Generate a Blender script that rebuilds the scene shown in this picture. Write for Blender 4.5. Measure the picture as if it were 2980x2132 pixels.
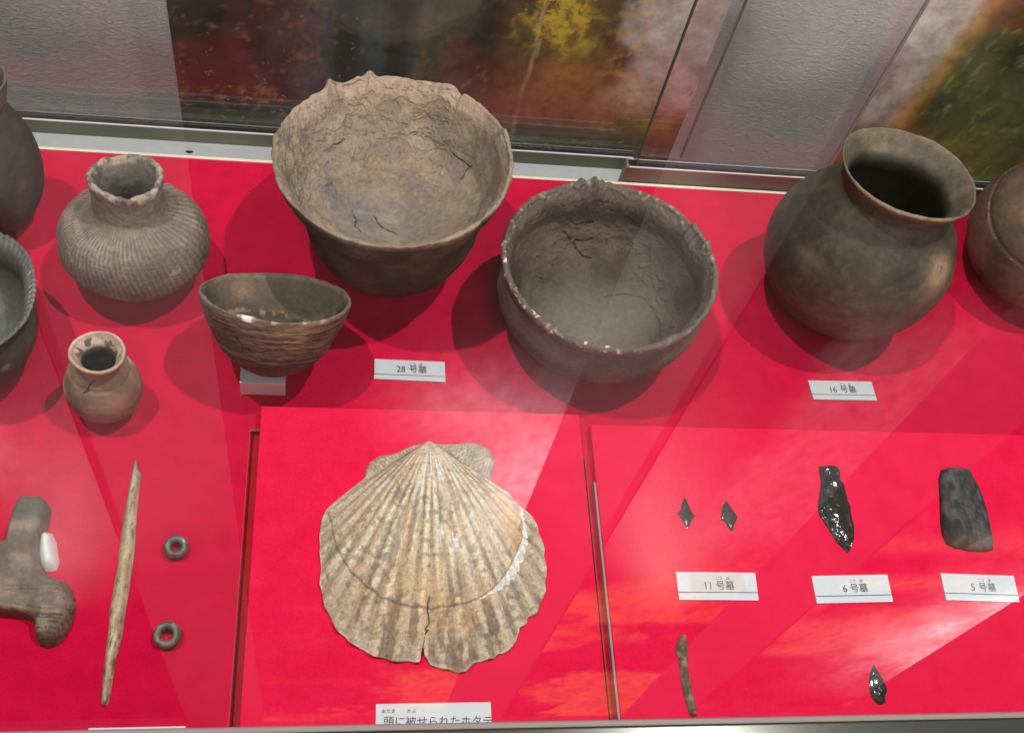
import bpy, math, random
import numpy as np
from mathutils import Matrix, Vector

for o in list(bpy.data.objects):
    bpy.data.objects.remove(o)
S = bpy.context.scene
COL = S.collection
rng = np.random.default_rng(7)
random.seed(7)

# ------------------------------------------------------------------ camera
cd = bpy.data.cameras.new('camera')
cam = bpy.data.objects.new('camera', cd)
COL.objects.link(cam)
cd.sensor_fit = 'HORIZONTAL'
cd.sensor_width = 36.0
cd.lens = 36.0 * 3230.0 / 2980.0
cd.clip_start = 0.01
cd.clip_end = 50.0
CM = [[0.98632566, -0.03243237, -0.16158539],
      [-0.05583521, 0.85670629, -0.51277359],
      [0.15506168, 0.5147839, 0.84318053]]
cam.matrix_world = Matrix([[*CM[0], 0.0], [*CM[1], 0.0], [*CM[2], 0.75], [0, 0, 0, 1]])
S.camera = cam

# ------------------------------------------------------------------ world and lamps
w = bpy.data.worlds.new('World')
S.world = w
w.use_nodes = True
w.node_tree.nodes['Background'].inputs[0].default_value = (0.95, 1.0, 1.0, 1)
w.node_tree.nodes['Background'].inputs[1].default_value = 0.07
S.view_settings.view_transform = 'Standard'
S.view_settings.look = 'None'
S.view_settings.exposure = 0.0
S.view_settings.gamma = 1.0
S.cycles.use_denoising = True
S.cycles.max_bounces = 8
S.cycles.transparent_max_bounces = 16
S.cycles.caustics_reflective = False
S.cycles.caustics_refractive = False


def lamp(name, loc, target, size, power, col=(1, 1, 1), shape='DISK', spread=math.pi):
    d = bpy.data.lights.new(name, 'AREA')
    d.shape = shape
    d.size = size
    d.energy = power
    d.color = col
    d.spread = spread
    o = bpy.data.objects.new(name, d)
    o.location = loc
    o.rotation_euler = (Vector(target) - Vector(loc)).to_track_quat('-Z', 'Y').to_euler()
    COL.objects.link(o)
    return o


def spot(name, loc, target, power, col=(1.0, 0.97, 0.93)):
    d = bpy.data.lights.new(name, 'SPOT')
    d.energy = power
    d.color = col
    d.shadow_soft_size = 0.035
    d.spot_size = math.radians(30)
    d.spot_blend = 0.55
    o = bpy.data.objects.new(name, d)
    o.location = loc
    o.rotation_euler = (Vector(target) - Vector(loc)).to_track_quat('-Z', 'Y').to_euler()
    COL.objects.link(o)


spot('ceiling_spot_left', (-0.95, 0.64, 3.6), (0.12, 0.36, 0), 285)
spot('ceiling_spot_right', (1.25, 0.64, 3.6), (0.20, 0.36, 0), 300)
lamp('room_fill_light', (0.3, -1.6, 3.0), (0.2, 0.6, 0), 1.3, 23, (0.95, 1.0, 1.0), 'SQUARE')  # unseen fill, added to light the wall and soften the shadows

lamp('front_fill_light', (0.7, -2.2, 1.30), (0.35, 0.7, 0.0), 0.8, 6, (1.0, 0.95, 0.9), 'SQUARE', math.radians(56))  # added fill behind the camera, brightens pot insides and back wall

# ------------------------------------------------------------------ measured outlines (metres, on the table plane)
D = {
    'needle': [[-0.13608, 0.36658], [-0.13724, 0.35769], [-0.13771, 0.34528], [-0.1383, 0.33094], [-0.13909, 0.31966], [-0.13895, 0.30306], [-0.13846, 0.28683], [-0.1391, 0.2762], [-0.13906, 0.26703], [-0.13992, 0.25669], [-0.13908, 0.24522], [-0.13861, 0.23394], [-0.13887, 0.22039], [-0.13848, 0.20829], [-0.1378, 0.20112], [-0.13757, 0.19403], [-0.1359, 0.19248], [-0.13312, 0.19302], [-0.13212, 0.19867], [-0.13195, 0.20941], [-0.13171, 0.22154], [-0.13033, 0.23139], [-0.12946, 0.23887], [-0.12927, 0.25026], [-0.12955, 0.25666], [-0.12861, 0.26702], [-0.12893, 0.28019], [-0.12845, 0.2909], [-0.12886, 0.30314], [-0.12976, 0.31976], [-0.13049, 0.33962], [-0.13051, 0.35122], [-0.13039, 0.35591], [-0.13214, 0.35778], [-0.13408, 0.36366]],
    'fragment': [[-0.20726, 0.33449], [-0.20031, 0.33419], [-0.19346, 0.33469], [-0.19108, 0.33273], [-0.18713, 0.32723], [-0.18711, 0.32014], [-0.18775, 0.31079], [-0.18908, 0.30385], [-0.18859, 0.29623], [-0.1871, 0.28869], [-0.18395, 0.28123], [-0.1792, 0.27642], [-0.17362, 0.27495], [-0.16944, 0.27385], [-0.16546, 0.26943], [-0.16253, 0.26285], [-0.16128, 0.25632], [-0.16184, 0.24843], [-0.16357, 0.24204], [-0.16595, 0.23572], [-0.1699, 0.23156], [-0.17485, 0.22986], [-0.17965, 0.23164], [-0.1829, 0.23584], [-0.18454, 0.24216], [-0.18574, 0.24569], [-0.19011, 0.24855], [-0.19687, 0.24999], [-0.20675, 0.25074], [-0.22306, 0.25151], [-0.2303, 0.29147], [-0.21383, 0.29231], [-0.21154, 0.29458], [-0.21147, 0.30215], [-0.21191, 0.31287], [-0.21155, 0.32299], [-0.21015, 0.32693]],
    'prop': [[-0.18808, 0.31046], [-0.1838, 0.30934], [-0.18049, 0.3032], [-0.17779, 0.29405], [-0.17644, 0.28952], [-0.1772, 0.28313], [-0.17979, 0.28237], [-0.18383, 0.28236], [-0.1877, 0.28571], [-0.19021, 0.29323], [-0.1915, 0.30158], [-0.1912, 0.3085]],
    'stick': [[0.25213, 0.23384], [0.25473, 0.23201], [0.25396, 0.22162], [0.25271, 0.208], [0.25357, 0.19459], [0.2548, 0.18403], [0.25426, 0.17752], [0.2516, 0.17627], [0.24924, 0.17891], [0.24728, 0.1894], [0.24656, 0.20403], [0.24685, 0.21621], [0.24507, 0.21965], [0.2462, 0.22583], [0.24894, 0.23135]],
    'point_small': [[0.39181, 0.21153], [0.39287, 0.20663], [0.39597, 0.20105], [0.39764, 0.19277], [0.39411, 0.18738], [0.39445, 0.18399], [0.38994, 0.18231], [0.38615, 0.1848], [0.38452, 0.19024], [0.38467, 0.19707], [0.3878, 0.2053]],
    'point_a': [[0.26855, 0.33967], [0.26996, 0.33663], [0.27155, 0.33144], [0.27242, 0.32712], [0.27487, 0.32456], [0.27184, 0.32195], [0.26945, 0.3168], [0.26737, 0.31381], [0.26615, 0.31677], [0.26468, 0.32102], [0.26268, 0.32442], [0.26044, 0.32612], [0.26386, 0.32874], [0.26567, 0.33396]],
    'point_b': [[0.30124, 0.33751], [0.30302, 0.33447], [0.30484, 0.33012], [0.30749, 0.32581], [0.30832, 0.32322], [0.30578, 0.3206], [0.30395, 0.31715], [0.30313, 0.31372], [0.30108, 0.31242], [0.29949, 0.31539], [0.2981, 0.31966], [0.29475, 0.32221], [0.29586, 0.32654], [0.29767, 0.33265]],
    'knife': [[0.38301, 0.36727], [0.3882, 0.36876], [0.39758, 0.36895], [0.39918, 0.36527], [0.39798, 0.35744], [0.40001, 0.35382], [0.40057, 0.34838], [0.40075, 0.33937], [0.40217, 0.33403], [0.40055, 0.32691], [0.40097, 0.31726], [0.39898, 0.30856], [0.39545, 0.30251], [0.39287, 0.29567], [0.38905, 0.29692], [0.38382, 0.30414], [0.3817, 0.31014], [0.37889, 0.31704], [0.37471, 0.32573], [0.37447, 0.33366], [0.37745, 0.34082], [0.38066, 0.34986], [0.3827, 0.35534], [0.38165, 0.3608]],
    'axe': [[0.48653, 0.36647], [0.49367, 0.36896], [0.50296, 0.36915], [0.51173, 0.36743], [0.51194, 0.36179], [0.51485, 0.34974], [0.51616, 0.33873], [0.51654, 0.32784], [0.51511, 0.31707], [0.51414, 0.30644], [0.51174, 0.29856], [0.50285, 0.2972], [0.49141, 0.29756], [0.47973, 0.30009], [0.47362, 0.30352], [0.47225, 0.31137], [0.47384, 0.32199], [0.47835, 0.34002], [0.4825, 0.35846]],
    'shell_umbo': [0.07374, 0.37744],
    'shell_out': [[0.11975, 0.34696], [0.13038, 0.33951], [0.13933, 0.3294], [0.14138, 0.32708], [0.1483, 0.32093], [0.15267, 0.31018], [0.15583, 0.29352], [0.15597, 0.27572], [0.15441, 0.26407], [0.15018, 0.25404], [0.14694, 0.24767], [0.14115, 0.24417], [0.1395, 0.23999], [0.13385, 0.23793], [0.13364, 0.23447], [0.13186, 0.2276], [0.12329, 0.22019], [0.11916, 0.21888], [0.11495, 0.21555], [0.11231, 0.21666], [0.10683, 0.21403], [0.10141, 0.21236], [0.09592, 0.20778], [0.08925, 0.20654], [0.08404, 0.20924], [0.07222, 0.21201], [0.06968, 0.21735], [0.06638, 0.21738], [0.06502, 0.21448], [0.05386, 0.21459], [0.04341, 0.21602], [0.03557, 0.21835], [0.02641, 0.22308], [0.01851, 0.22847], [0.0112, 0.23524], [0.00642, 0.24339], [0.00155, 0.25299], [-0.00223, 0.2683], [-0.00188, 0.2782], [-0.00302, 0.29257], [-0.00358, 0.30133], [-0.00301, 0.31318], [0.00079, 0.32374], [0.00819, 0.33145], [0.01778, 0.34008], [0.02402, 0.34532]],
    'ear_r': [[0.07376, 0.37842], [0.08405, 0.37768], [0.0974, 0.37899], [0.1019, 0.38026], [0.11081, 0.37964], [0.11811, 0.37567], [0.12232, 0.37], [0.12349, 0.36348], [0.12088, 0.35532], [0.11951, 0.34808], [0.12043, 0.3457], [0.11257, 0.35035], [0.0983, 0.36134], [0.08392, 0.37242]],
    'ear_l': [[0.07376, 0.37842], [0.06347, 0.37686], [0.05469, 0.37258], [0.04888, 0.3692], [0.03734, 0.36733], [0.03022, 0.36156], [0.02744, 0.35514], [0.02751, 0.34883], [0.02402, 0.34563], [0.02476, 0.3433], [0.03602, 0.34977], [0.04887, 0.36034], [0.06341, 0.37115]],
    'arc': [[0.00124, 0.32223], [0.00452, 0.31326], [0.0062, 0.30141], [0.00989, 0.28975], [0.01761, 0.2754], [0.02853, 0.26409], [0.03931, 0.25568], [0.05405, 0.25008], [0.07287, 0.24793], [0.08919, 0.24969], [0.10439, 0.25414], [0.11501, 0.2605], [0.12313, 0.26984], [0.13001, 0.28005], [0.13486, 0.29041], [0.13897, 0.29943], [0.14025, 0.30854], [0.14008, 0.31774], [0.13919, 0.32705]],
    'arc_out': [[0.10438, 0.25386], [0.11594, 0.25951], [0.12506, 0.26666], [0.13258, 0.27566], [0.13748, 0.28671], [0.14175, 0.29794], [0.14271, 0.30856], [0.14183, 0.31776], [0.14062, 0.3266]],
    'gap': [[0.0663, 0.21208], [0.06546, 0.21806], [0.06687, 0.22406], [0.06831, 0.23216], [0.06889, 0.23487], [0.07131, 0.23554], [0.06829, 0.2308], [0.06753, 0.22406], [0.06812, 0.21936], [0.07122, 0.21468], [0.07287, 0.21135]],
    'crackline': [[0.07165, 0.25561], [0.07021, 0.25003], [0.07079, 0.24447], [0.07137, 0.23896], [0.06889, 0.23487]],
    'tags': {'28': [[0.03415, 0.45789], [0.0895, 0.45725], [0.08961, 0.4389], [0.03405, 0.43996]], '16': [[0.39367, 0.45118], [0.45039, 0.4518], [0.45115, 0.43377], [0.39492, 0.43313]], '11': [[0.2534, 0.27995], [0.31388, 0.27945], [0.313, 0.25844], [0.25307, 0.259]], '6': [[0.35761, 0.27712], [0.41819, 0.27833], [0.41777, 0.25716], [0.35754, 0.25604]], '5': [[0.46196, 0.27944], [0.52201, 0.27754], [0.52054, 0.2567], [0.4609, 0.25846]], 'cap': [[0.03652, 0.18854], [0.11205, 0.18666]], 'cap2': [[0.04011, 0.18334], [0.04946, 0.18318], [0.05661, 0.18305], [0.06288, 0.18294], [0.04145, 0.1798], [0.10825, 0.1786]], 'left': [[-0.14275, 0.17799], [-0.08368, 0.17854]]},
    'board_c': [[-0.04912, 0.40884], [0.19172, 0.40589], [-0.0498, 0.17582], [0.19228, 0.17383]],
    'board_r': [[0.19915, 0.39705], [0.57153, 0.40171], [0.20212, 0.17461], [0.19763, 0.33831]],
    'board_r0': [[0.20574, 0.40145], [0.19442, 0.34189], [0.19486, 0.39722]],
    'slot': [[-0.05719, 0.39451], [0.19597, 0.37928], [0.19379, 0.37923], [-0.0564, 0.35154]],
    'rings': [[-0.10083, 0.29868], [-0.10036, 0.23685]],
    'ringr': [0.00825, 0.00923],
    'bug': [[-0.1244, 0.67152]],
}
POT = {
    'squat_jar': {'p': [-0.15054, 0.52801, -0.17047, -0.00284, 0.02643, 0.09685, 0.05407, 0.02396, 0.02645, -0.00223], 'zmin': -0.00353, 'z0': 0.0, 'prof': [[0.0, 0.0], [0.02974, 0.00194], [0.05028, 0.02034], [0.05407, 0.04068], [0.0465, 0.05921], [0.02812, 0.0678], [0.02511, 0.07458], [0.02486, 0.08523], [0.02643, 0.09685]]},
    'small_jar': {'p': [-0.16094, 0.41045, -0.07205, 0.03986, 0.01838, 0.06716, 0.02633, 0.02235, -0.01006], 'zmin': -4e-05, 'z0': 0.0, 'prof': [[0.0, 0.0], [0.01316, 0.00201], [0.02317, 0.01209], [0.02633, 0.02686], [0.02291, 0.04164], [0.01507, 0.05642], [0.01838, 0.06716]]},
    'small_bowl': {'p': [-0.04287, 0.43005, -0.61618, 0.05482, 0.05196, 0.05623, 0.04148, 0.03046, -0.01537], 'zmin': -0.00943, 'z0': 0.019, 'prof': [[0.0, 0.0], [0.01867, 0.00169], [0.03526, 0.01575], [0.04148, 0.02812], [0.04776, 0.04218], [0.05196, 0.05623]]},
    'large_bowl': {'p': [0.04793, 0.55342, -0.15258, -0.05637, 0.0944, 0.10909, 0.06742, -0.04431, -0.002], 'zmin': -0.00451, 'z0': 0.0, 'prof': [[0.0, 0.0], [0.03708, 0.00218], [0.06068, 0.02182], [0.07147, 0.04582], [0.07552, 0.06763], [0.08873, 0.09272], [0.0944, 0.10909]]},
    'round_bowl': {'p': [0.20883, 0.49549, -0.04143, -0.00026, 0.08302, 0.08488, 0.07895, 0.01129, 0.00595], 'zmin': -0.00129, 'z0': 0.0, 'prof': [[0.0, 0.0], [0.03947, 0.0017], [0.06948, 0.02122], [0.08132, 0.04668], [0.08053, 0.0679], [0.08136, 0.07639], [0.08302, 0.08488]]},
    'wide_mouth_jar': {'p': [0.42333, 0.52789, -0.12044, 0.06233, 0.05348, 0.15366, 0.07526, 0.07174, 0.02388, -0.00527], 'zmin': -0.00331, 'z0': 0.0, 'prof': [[0.0, 0.0], [0.03763, 0.00307], [0.06622, 0.03228], [0.07526, 0.07174], [0.06472, 0.10451], [0.04492, 0.12907], [0.04546, 0.13829], [0.05348, 0.15366]]},
    'far_left_jar': {'p': [-0.2663, 0.57851, -0.15594, 0.05387, 0.02532, 0.13309, 0.03971, 0.01284, -0.00702], 'zmin': -0.00269, 'z0': 0.0, 'prof': [[0.0, 0.0], [0.02382, 0.00266], [0.03772, 0.02928], [0.03971, 0.0559], [0.03415, 0.08252], [0.02279, 0.10648], [0.02279, 0.11712], [0.02532, 0.13309]]},
    'far_left_bowl': {'p': [-0.25023, 0.44778, -0.15998, -0.02696, 0.05427, 0.06873, 0.04854, -0.11576, -0.05473], 'zmin': -0.00363, 'z0': 0.0, 'prof': [[0.0, 0.0], [0.02427, 0.00137], [0.04271, 0.02062], [0.04951, 0.04124], [0.04805, 0.05842], [0.05427, 0.06873]]},
    'far_right_jar': {'p': [0.62762, 0.58341, 0.09094, -0.17627, 0.0234, 0.10126, 0.06649, -0.04437, 0.03881], 'zmin': -0.00576, 'z0': 0.0, 'prof': [[0.0, 0.0], [0.03657, 0.00203], [0.06117, 0.02531], [0.06649, 0.0486], [0.05452, 0.081], [0.0234, 0.09822], [0.0234, 0.10126]]},
}
CRK = {
    'large_bowl': [[[0.0482, 0.0508, 0.0705], [0.0545, 0.0427, 0.0706], [0.0606, 0.033, 0.0713], [0.0656, 0.0316, 0.0752], [0.075, 0.0288, 0.0878], [0.0835, 0.0212, 0.104]], [[0.0606, 0.033, 0.0713], [0.0568, 0.0291, 0.0669], [0.0542, 0.0269, 0.0645]], [[-0.0326, 0.0024, 0.0503], [-0.0286, -0.0076, 0.0491], [-0.0297, -0.0165, 0.0505], [-0.0246, -0.0212, 0.0498]], [[-0.0147, 0.0024, 0.0455], [-0.0108, -0.0085, 0.0452], [-0.0031, -0.0139, 0.0452], [0.0052, -0.0206, 0.0464]], [[-0.0636, 0.0416, 0.0777], [-0.0539, 0.0505, 0.0742], [-0.0387, 0.062, 0.072], [-0.0335, 0.0604, 0.0684]], [[-0.0783, 0.0409, 0.1066], [-0.0741, 0.0415, 0.0952]], [[-0.0251, 0.0793, 0.0827], [-0.0152, 0.0814, 0.0814]], [[0.0074, 0.0318, 0.0493], [0.0067, 0.0093, 0.0449]], [[-0.0371, 0.0363, 0.058], [-0.028, 0.0335, 0.0538], [-0.0176, 0.0374, 0.0525]]],
    'round_bowl': [[[-0.0267, 0.0653, 0.0457], [-0.0189, 0.0631, 0.0388], [-0.0113, 0.0598, 0.0331], [-0.0052, 0.0534, 0.0268], [0.003, 0.0523, 0.0257]], [[-0.0264, 0.0723, 0.0613], [-0.0226, 0.0714, 0.0548], [-0.0132, 0.0701, 0.0471], [-0.0053, 0.0723, 0.0492], [0.0038, 0.0732, 0.0508]], [[-0.0116, 0.0625, 0.036], [-0.0033, 0.0624, 0.0347], [0.0044, 0.0653, 0.038]], [[-0.0697, 0.0266, 0.0511], [-0.0616, 0.0338, 0.0437], [-0.0539, 0.0381, 0.038]], [[-0.0461, 0.0292, 0.027], [-0.0388, 0.0294, 0.023]], [[0.0015, 0.0244, 0.0131], [0.0137, 0.0271, 0.0147]], [[0.0475, 0.041, 0.0337], [0.0452, 0.0372, 0.0298]], [[-0.0511, 0.0532, 0.051], [-0.0501, 0.0533, 0.0497]]],
    'round_bowl_disc': [[[0.0134, 0.0216, 0.0132], [0.029, 0.023, 0.0169], [0.0434, 0.0171, 0.0214], [0.0504, 0.0027, 0.0237], [0.0524, -0.0116, 0.026], [0.05, -0.028, 0.0291]]],
    'small_jar': [[[-0.0001, -0.0153, 0.0611], [-0.0026, -0.0157, 0.0531], [-0.0065, -0.0186, 0.0468], [-0.0095, -0.0191, 0.0439]]],
    'round_out': [[[0.0558, -0.0227, 0.0128], [0.0303, -0.0742, 0.0758], [0.0372, -0.0711, 0.0609], [0.0334, -0.0734, 0.0577]]],
    'small_bowl': [[[-0.0243, -0.0371, 0.037], [-0.021, -0.0362, 0.0316], [-0.0201, -0.0346, 0.0274], [-0.0217, -0.0322, 0.024]], [[-0.0177, -0.0367, 0.0293], [-0.0081, -0.0397, 0.029], [0.0029, -0.0421, 0.0322]], [[-0.0131, -0.0422, 0.0372], [-0.0004, -0.0443, 0.0373], [0.0105, -0.0442, 0.0389]], [[-0.0192, -0.0201, 0.0085], [-0.0043, -0.0294, 0.0109], [0.0037, -0.0336, 0.0151]]],
}
ZB, ZR = 0.012, 0.008


# ------------------------------------------------------------------ numeric noise
def _hash(ix, iy, iz, k):
    h = (ix * 374761393 + iy * 668265263 + iz * 2147483647 * 3 + k * 1274126177) & 0xffffffff
    h = ((h ^ (h >> 13)) * 1274126177) & 0xffffffff
    h = ((h ^ (h >> 16)) * 2246822519) & 0xffffffff
    return ((h ^ (h >> 15)) & 0xffff) / 65535.0


def vnoise(P, seed=0):
    P = np.asarray(P, float)
    I = np.floor(P).astype(np.int64)
    F = P - I
    F = F * F * F * (F * (F * 6 - 15) + 10)
    out = 0
    for dx in (0, 1):
        for dy in (0, 1):
            for dz in (0, 1):
                wgt = (F[..., 0] if dx else 1 - F[..., 0]) * (F[..., 1] if dy else 1 - F[..., 1]) * (F[..., 2] if dz else 1 - F[..., 2])
                out = out + wgt * _hash(I[..., 0] + dx, I[..., 1] + dy, I[..., 2] + dz, seed)
    return out * 2 - 1


def fbm(P, f, octv=4, seed=0, gain=0.5, ridged=False):
    P = np.asarray(P, float) * f
    a, s, t = 1.0, 0.0, 0.0
    for k in range(octv):
        n = vnoise(P + 17.3 * k, seed + k)
        if ridged:
            n = 1 - 2 * np.abs(n)
        s = s + a * n
        t += a
        a *= gain
        P = P * 2.03
    return s / t


def sst(a, b, x):
    t = np.clip((x - a) / (b - a), 0, 1)
    return t * t * (3 - 2 * t)


def mix(a, b, m):
    a = np.asarray(a, float)
    b = np.asarray(b, float)
    m = np.asarray(m)[..., None]
    return a * (1 - m) + b * m


def dpoly(P, line):
    P = np.asarray(P, float)
    L = np.array(line, float)
    best = np.full(P.shape[:-1], 1e9)
    for a, b in zip(L[:-1], L[1:]):
        d = b - a
        t = np.clip(((P - a) @ d) / max(d @ d, 1e-12), 0, 1)
        q = np.linalg.norm(P - (a + t[..., None] * d), axis=-1)
        best = np.minimum(best, q)
    return best


def inpoly(x, y, poly):
    r = np.zeros(np.shape(x), bool)
    n = len(poly)
    for i in range(n):
        x1, y1 = poly[i]
        x2, y2 = poly[(i + 1) % n]
        c = ((y1 > y) != (y2 > y)) & (x < (x2 - x1) * (y - y1) / ((y2 - y1) + 1e-15) + x1)
        r ^= c
    return r


def blob(P, c, r):
    return np.exp(-np.sum((np.asarray(P)[..., :len(c)] - np.array(c)) ** 2, -1) / (r * r))


# ------------------------------------------------------------------ scene helpers
def tag(o, label=None, cat=None, group=None, kind=None):
    if label:
        o['label'] = label
    if cat:
        o['category'] = cat
    if group:
        o['group'] = group
    if kind:
        o['kind'] = kind
    return o


def empty(name, loc=(0, 0, 0)):
    o = bpy.data.objects.new(name, None)
    o.location = loc
    o.empty_display_size = 0.01
    COL.objects.link(o)
    return o


def meshobj(name, V, F, mats, parent=None, smooth=False, col=None, nrm=None, mi=None, extra=None, origin=None):
    V = np.asarray(V, float)
    if origin is None and parent is not None:
        origin = Vector((0, 0, 0))
        off = np.array(parent.matrix_world.translation if parent.parent is None else (0, 0, 0))
        off = np.array(world_loc(parent))
    elif origin is not None:
        off = np.array(origin)
    else:
        off = np.zeros(3)
    me = bpy.data.meshes.new(name)
    V2 = V - off
    if isinstance(F, np.ndarray):
        me.vertices.add(len(V2))
        me.vertices.foreach_set('co', V2.astype(np.float32).ravel())
        k = F.shape[1]
        me.loops.add(F.size)
        me.loops.foreach_set('vertex_index', F.astype(np.int32).ravel())
        me.polygons.add(len(F))
        me.polygons.foreach_set('loop_start', np.arange(0, F.size, k, dtype=np.int32))
        me.polygons.foreach_set('loop_total', np.full(len(F), k, np.int32))
        me.update(calc_edges=True)
    else:
        me.from_pydata(V2.tolist(), [], F)
    if not isinstance(mats, (list, tuple)):
        mats = [mats]
    for m in mats:
        me.materials.append(m)
    me.polygons.foreach_set('use_smooth', [bool(smooth)] * len(me.polygons))
    if mi is not None:
        me.polygons.foreach_set('material_index', mi)
    for nm, c in ([('Col', col)] if col is not None else []) + list((extra or {}).items()):
        a = me.color_attributes.new(nm, 'FLOAT_COLOR', 'POINT')
        rgba = np.ones((len(V2), 4), np.float32)
        c = np.asarray(c)
        rgba[:, :3] = np.clip(c.reshape(len(V2), -1), 0, 50)
        a.data.foreach_set('color', rgba.ravel())
    if nrm is not None:
        me.normals_split_custom_set_from_vertices(np.asarray(nrm, np.float32))
    me.validate()
    o = bpy.data.objects.new(name, me)
    COL.objects.link(o)
    if parent is not None:
        o.parent = parent
    elif origin is not None:
        o.location = origin
    return o


def world_loc(o):
    v = Vector(o.location)
    while o.parent is not None:
        o = o.parent
        v = v + Vector(o.location)
    return v


BOXF = [(0, 3, 2, 1), (4, 5, 6, 7), (0, 1, 5, 4), (1, 2, 6, 5), (2, 3, 7, 6), (3, 0, 4, 7)]


def box(name, lo, hi, mat, parent=None, mi=None, bev=0.0, origin=None):
    (a, b, c), (d, e, f) = lo, hi
    V = [(a, b, c), (d, b, c), (d, e, c), (a, e, c), (a, b, f), (d, b, f), (d, e, f), (a, e, f)]
    if origin is None and parent is None:
        origin = ((a + d) / 2, (b + e) / 2, c)
    o = meshobj(name, V, BOXF, mat, parent, mi=mi, origin=origin)
    if bev:
        m = o.modifiers.new('bevel', 'BEVEL')
        m.width = bev
        m.segments = 2
    return o


def grid_faces(n, m, wrap=False):
    i = np.arange(n - 1)[:, None]
    j = np.arange(m if wrap else m - 1)[None, :]
    j2 = (j + 1) % m
    a = i * m + j
    b = i * m + j2
    c = (i + 1) * m + j2
    d = (i + 1) * m + j
    return np.stack([a, b, c, d], -1).reshape(-1, 4)


def vert_normals(G, wrap):
    if wrap:
        du = np.roll(G, -1, 1) - np.roll(G, 1, 1)
    else:
        du = np.gradient(G, axis=1)
    dv = np.gradient(G, axis=0)
    n = np.cross(du, dv)
    L = np.linalg.norm(n, axis=-1, keepdims=True)
    return n / np.maximum(L, 1e-12)


# ------------------------------------------------------------------ materials
class NT:
    def __init__(s, name):
        s.m = bpy.data.materials.new(name)
        s.m.use_nodes = True
        s.t = s.m.node_tree
        for n in list(s.t.nodes):
            s.t.nodes.remove(n)
        s.out = s.t.nodes.new('ShaderNodeOutputMaterial')

    def n(s, typ, **kw):
        nd = s.t.nodes.new(typ)
        for k, v in kw.items():
            if k.startswith('i_'):
                nd.inputs[k[2:].replace('_', ' ')].default_value = v
            else:
                setattr(nd, k, v)
        return nd

    def l(s, a, b):
        s.t.links.new(a, b)

    def val(s, sock, v):
        if hasattr(v, 'node'):
            s.l(v, sock)
        else:
            sock.default_value = v

    def math(s, op, a, b=0.0, clamp=False):
        nd = s.n('ShaderNodeMath', operation=op, use_clamp=clamp)
        s.val(nd.inputs[0], a)
        s.val(nd.inputs[1], b)
        return nd.outputs[0]

    def mixc(s, f, a, b, bt='MIX'):
        nd = s.n('ShaderNodeMix', data_type='RGBA', blend_type=bt)
        s.val(nd.inputs[0], f)
        for i, v in ((6, a), (7, b)):
            if isinstance(v, tuple) and len(v) == 3:
                v = (*v, 1)
            s.val(nd.inputs[i], v)
        return nd.outputs[2]

    def noise(s, vec, scale, detail=4, rough=0.55, dist=0.0):
        nd = s.n('ShaderNodeTexNoise')
        nd.inputs['Scale'].default_value = scale
        nd.inputs['Detail'].default_value = detail
        nd.inputs['Roughness'].default_value = rough
        nd.inputs['Distortion'].default_value = dist
        if vec is not None:
            s.l(vec, nd.inputs['Vector'])
        return nd.outputs[0]

    def obj(s):
        return s.n('ShaderNodeTexCoord').outputs['Object']

    def ramp(s, f, a, b):
        nd = s.n('ShaderNodeMapRange')
        s.val(nd.inputs[0], f)
        nd.inputs[1].default_value = a
        nd.inputs[2].default_value = b
        return nd.outputs[0]

    def princ(s, base, rough=0.8, spec=0.3, metal=0.0, bump=None, bstr=0.3, bdist=0.001, sheen=0.0):
        p = s.n('ShaderNodeBsdfPrincipled')
        if isinstance(base, tuple) and len(base) == 3:
            base = (*base, 1)
        s.val(p.inputs['Base Color'], base)
        s.val(p.inputs['Roughness'], rough)
        s.val(p.inputs['Specular IOR Level'], spec)
        p.inputs['Metallic'].default_value = metal
        p.inputs['Sheen Weight'].default_value = sheen
        if bump is not None:
            b = s.n('ShaderNodeBump')
            b.inputs['Strength'].default_value = bstr
            b.inputs['Distance'].default_value = bdist
            s.l(bump, b.inputs['Height'])
            s.l(b.outputs[0], p.inputs['Normal'])
        s.l(p.outputs[0], s.out.inputs[0])
        return p


def m_simple(name, base, rough=0.7, spec=0.3, metal=0.0, nscale=120, nvar=0.12, bstr=0.1):
    t = NT(name)
    v = t.obj()
    n = t.noise(v, nscale, 5)
    k = t.math('ADD', t.math('MULTIPLY', n, nvar * 2), 1 - nvar)
    c = t.mixc(1.0, (*base, 1), k, 'MULTIPLY')
    t.princ(c, rough, spec, metal, n, bstr, 0.0005)
    return t.m


def m_attr(name, rough=0.85, spec=0.25, scale=900, var=0.35, bstr=0.35, bd=0.0006, scale2=220, speck=0.0):
    var *= 1.55
    t = NT(name)
    v = t.obj()
    a = t.n('ShaderNodeAttribute', attribute_name='Col')
    n1 = t.noise(v, scale, 4, 0.65)
    n2 = t.noise(v, scale2, 5, 0.6)
    k = t.math('ADD', t.math('MULTIPLY', n1, var), t.math('MULTIPLY', n2, var * 1.6))
    k = t.math('ADD', k, 1 - var * 1.3)
    c = t.mixc(1.0, a.outputs['Color'], k, 'MULTIPLY')
    if speck:
        n3 = t.noise(v, 1500, 2, 0.5)
        f = t.ramp(n3, 0.66, 0.72)
        c = t.mixc(t.math('MULTIPLY', f, speck), c, (0.55, 0.52, 0.47))
    h = t.math('ADD', t.math('MULTIPLY', n1, 0.5), n2)
    t.princ(c, rough, spec, 0, h, bstr, bd)
    return t.m


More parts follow.
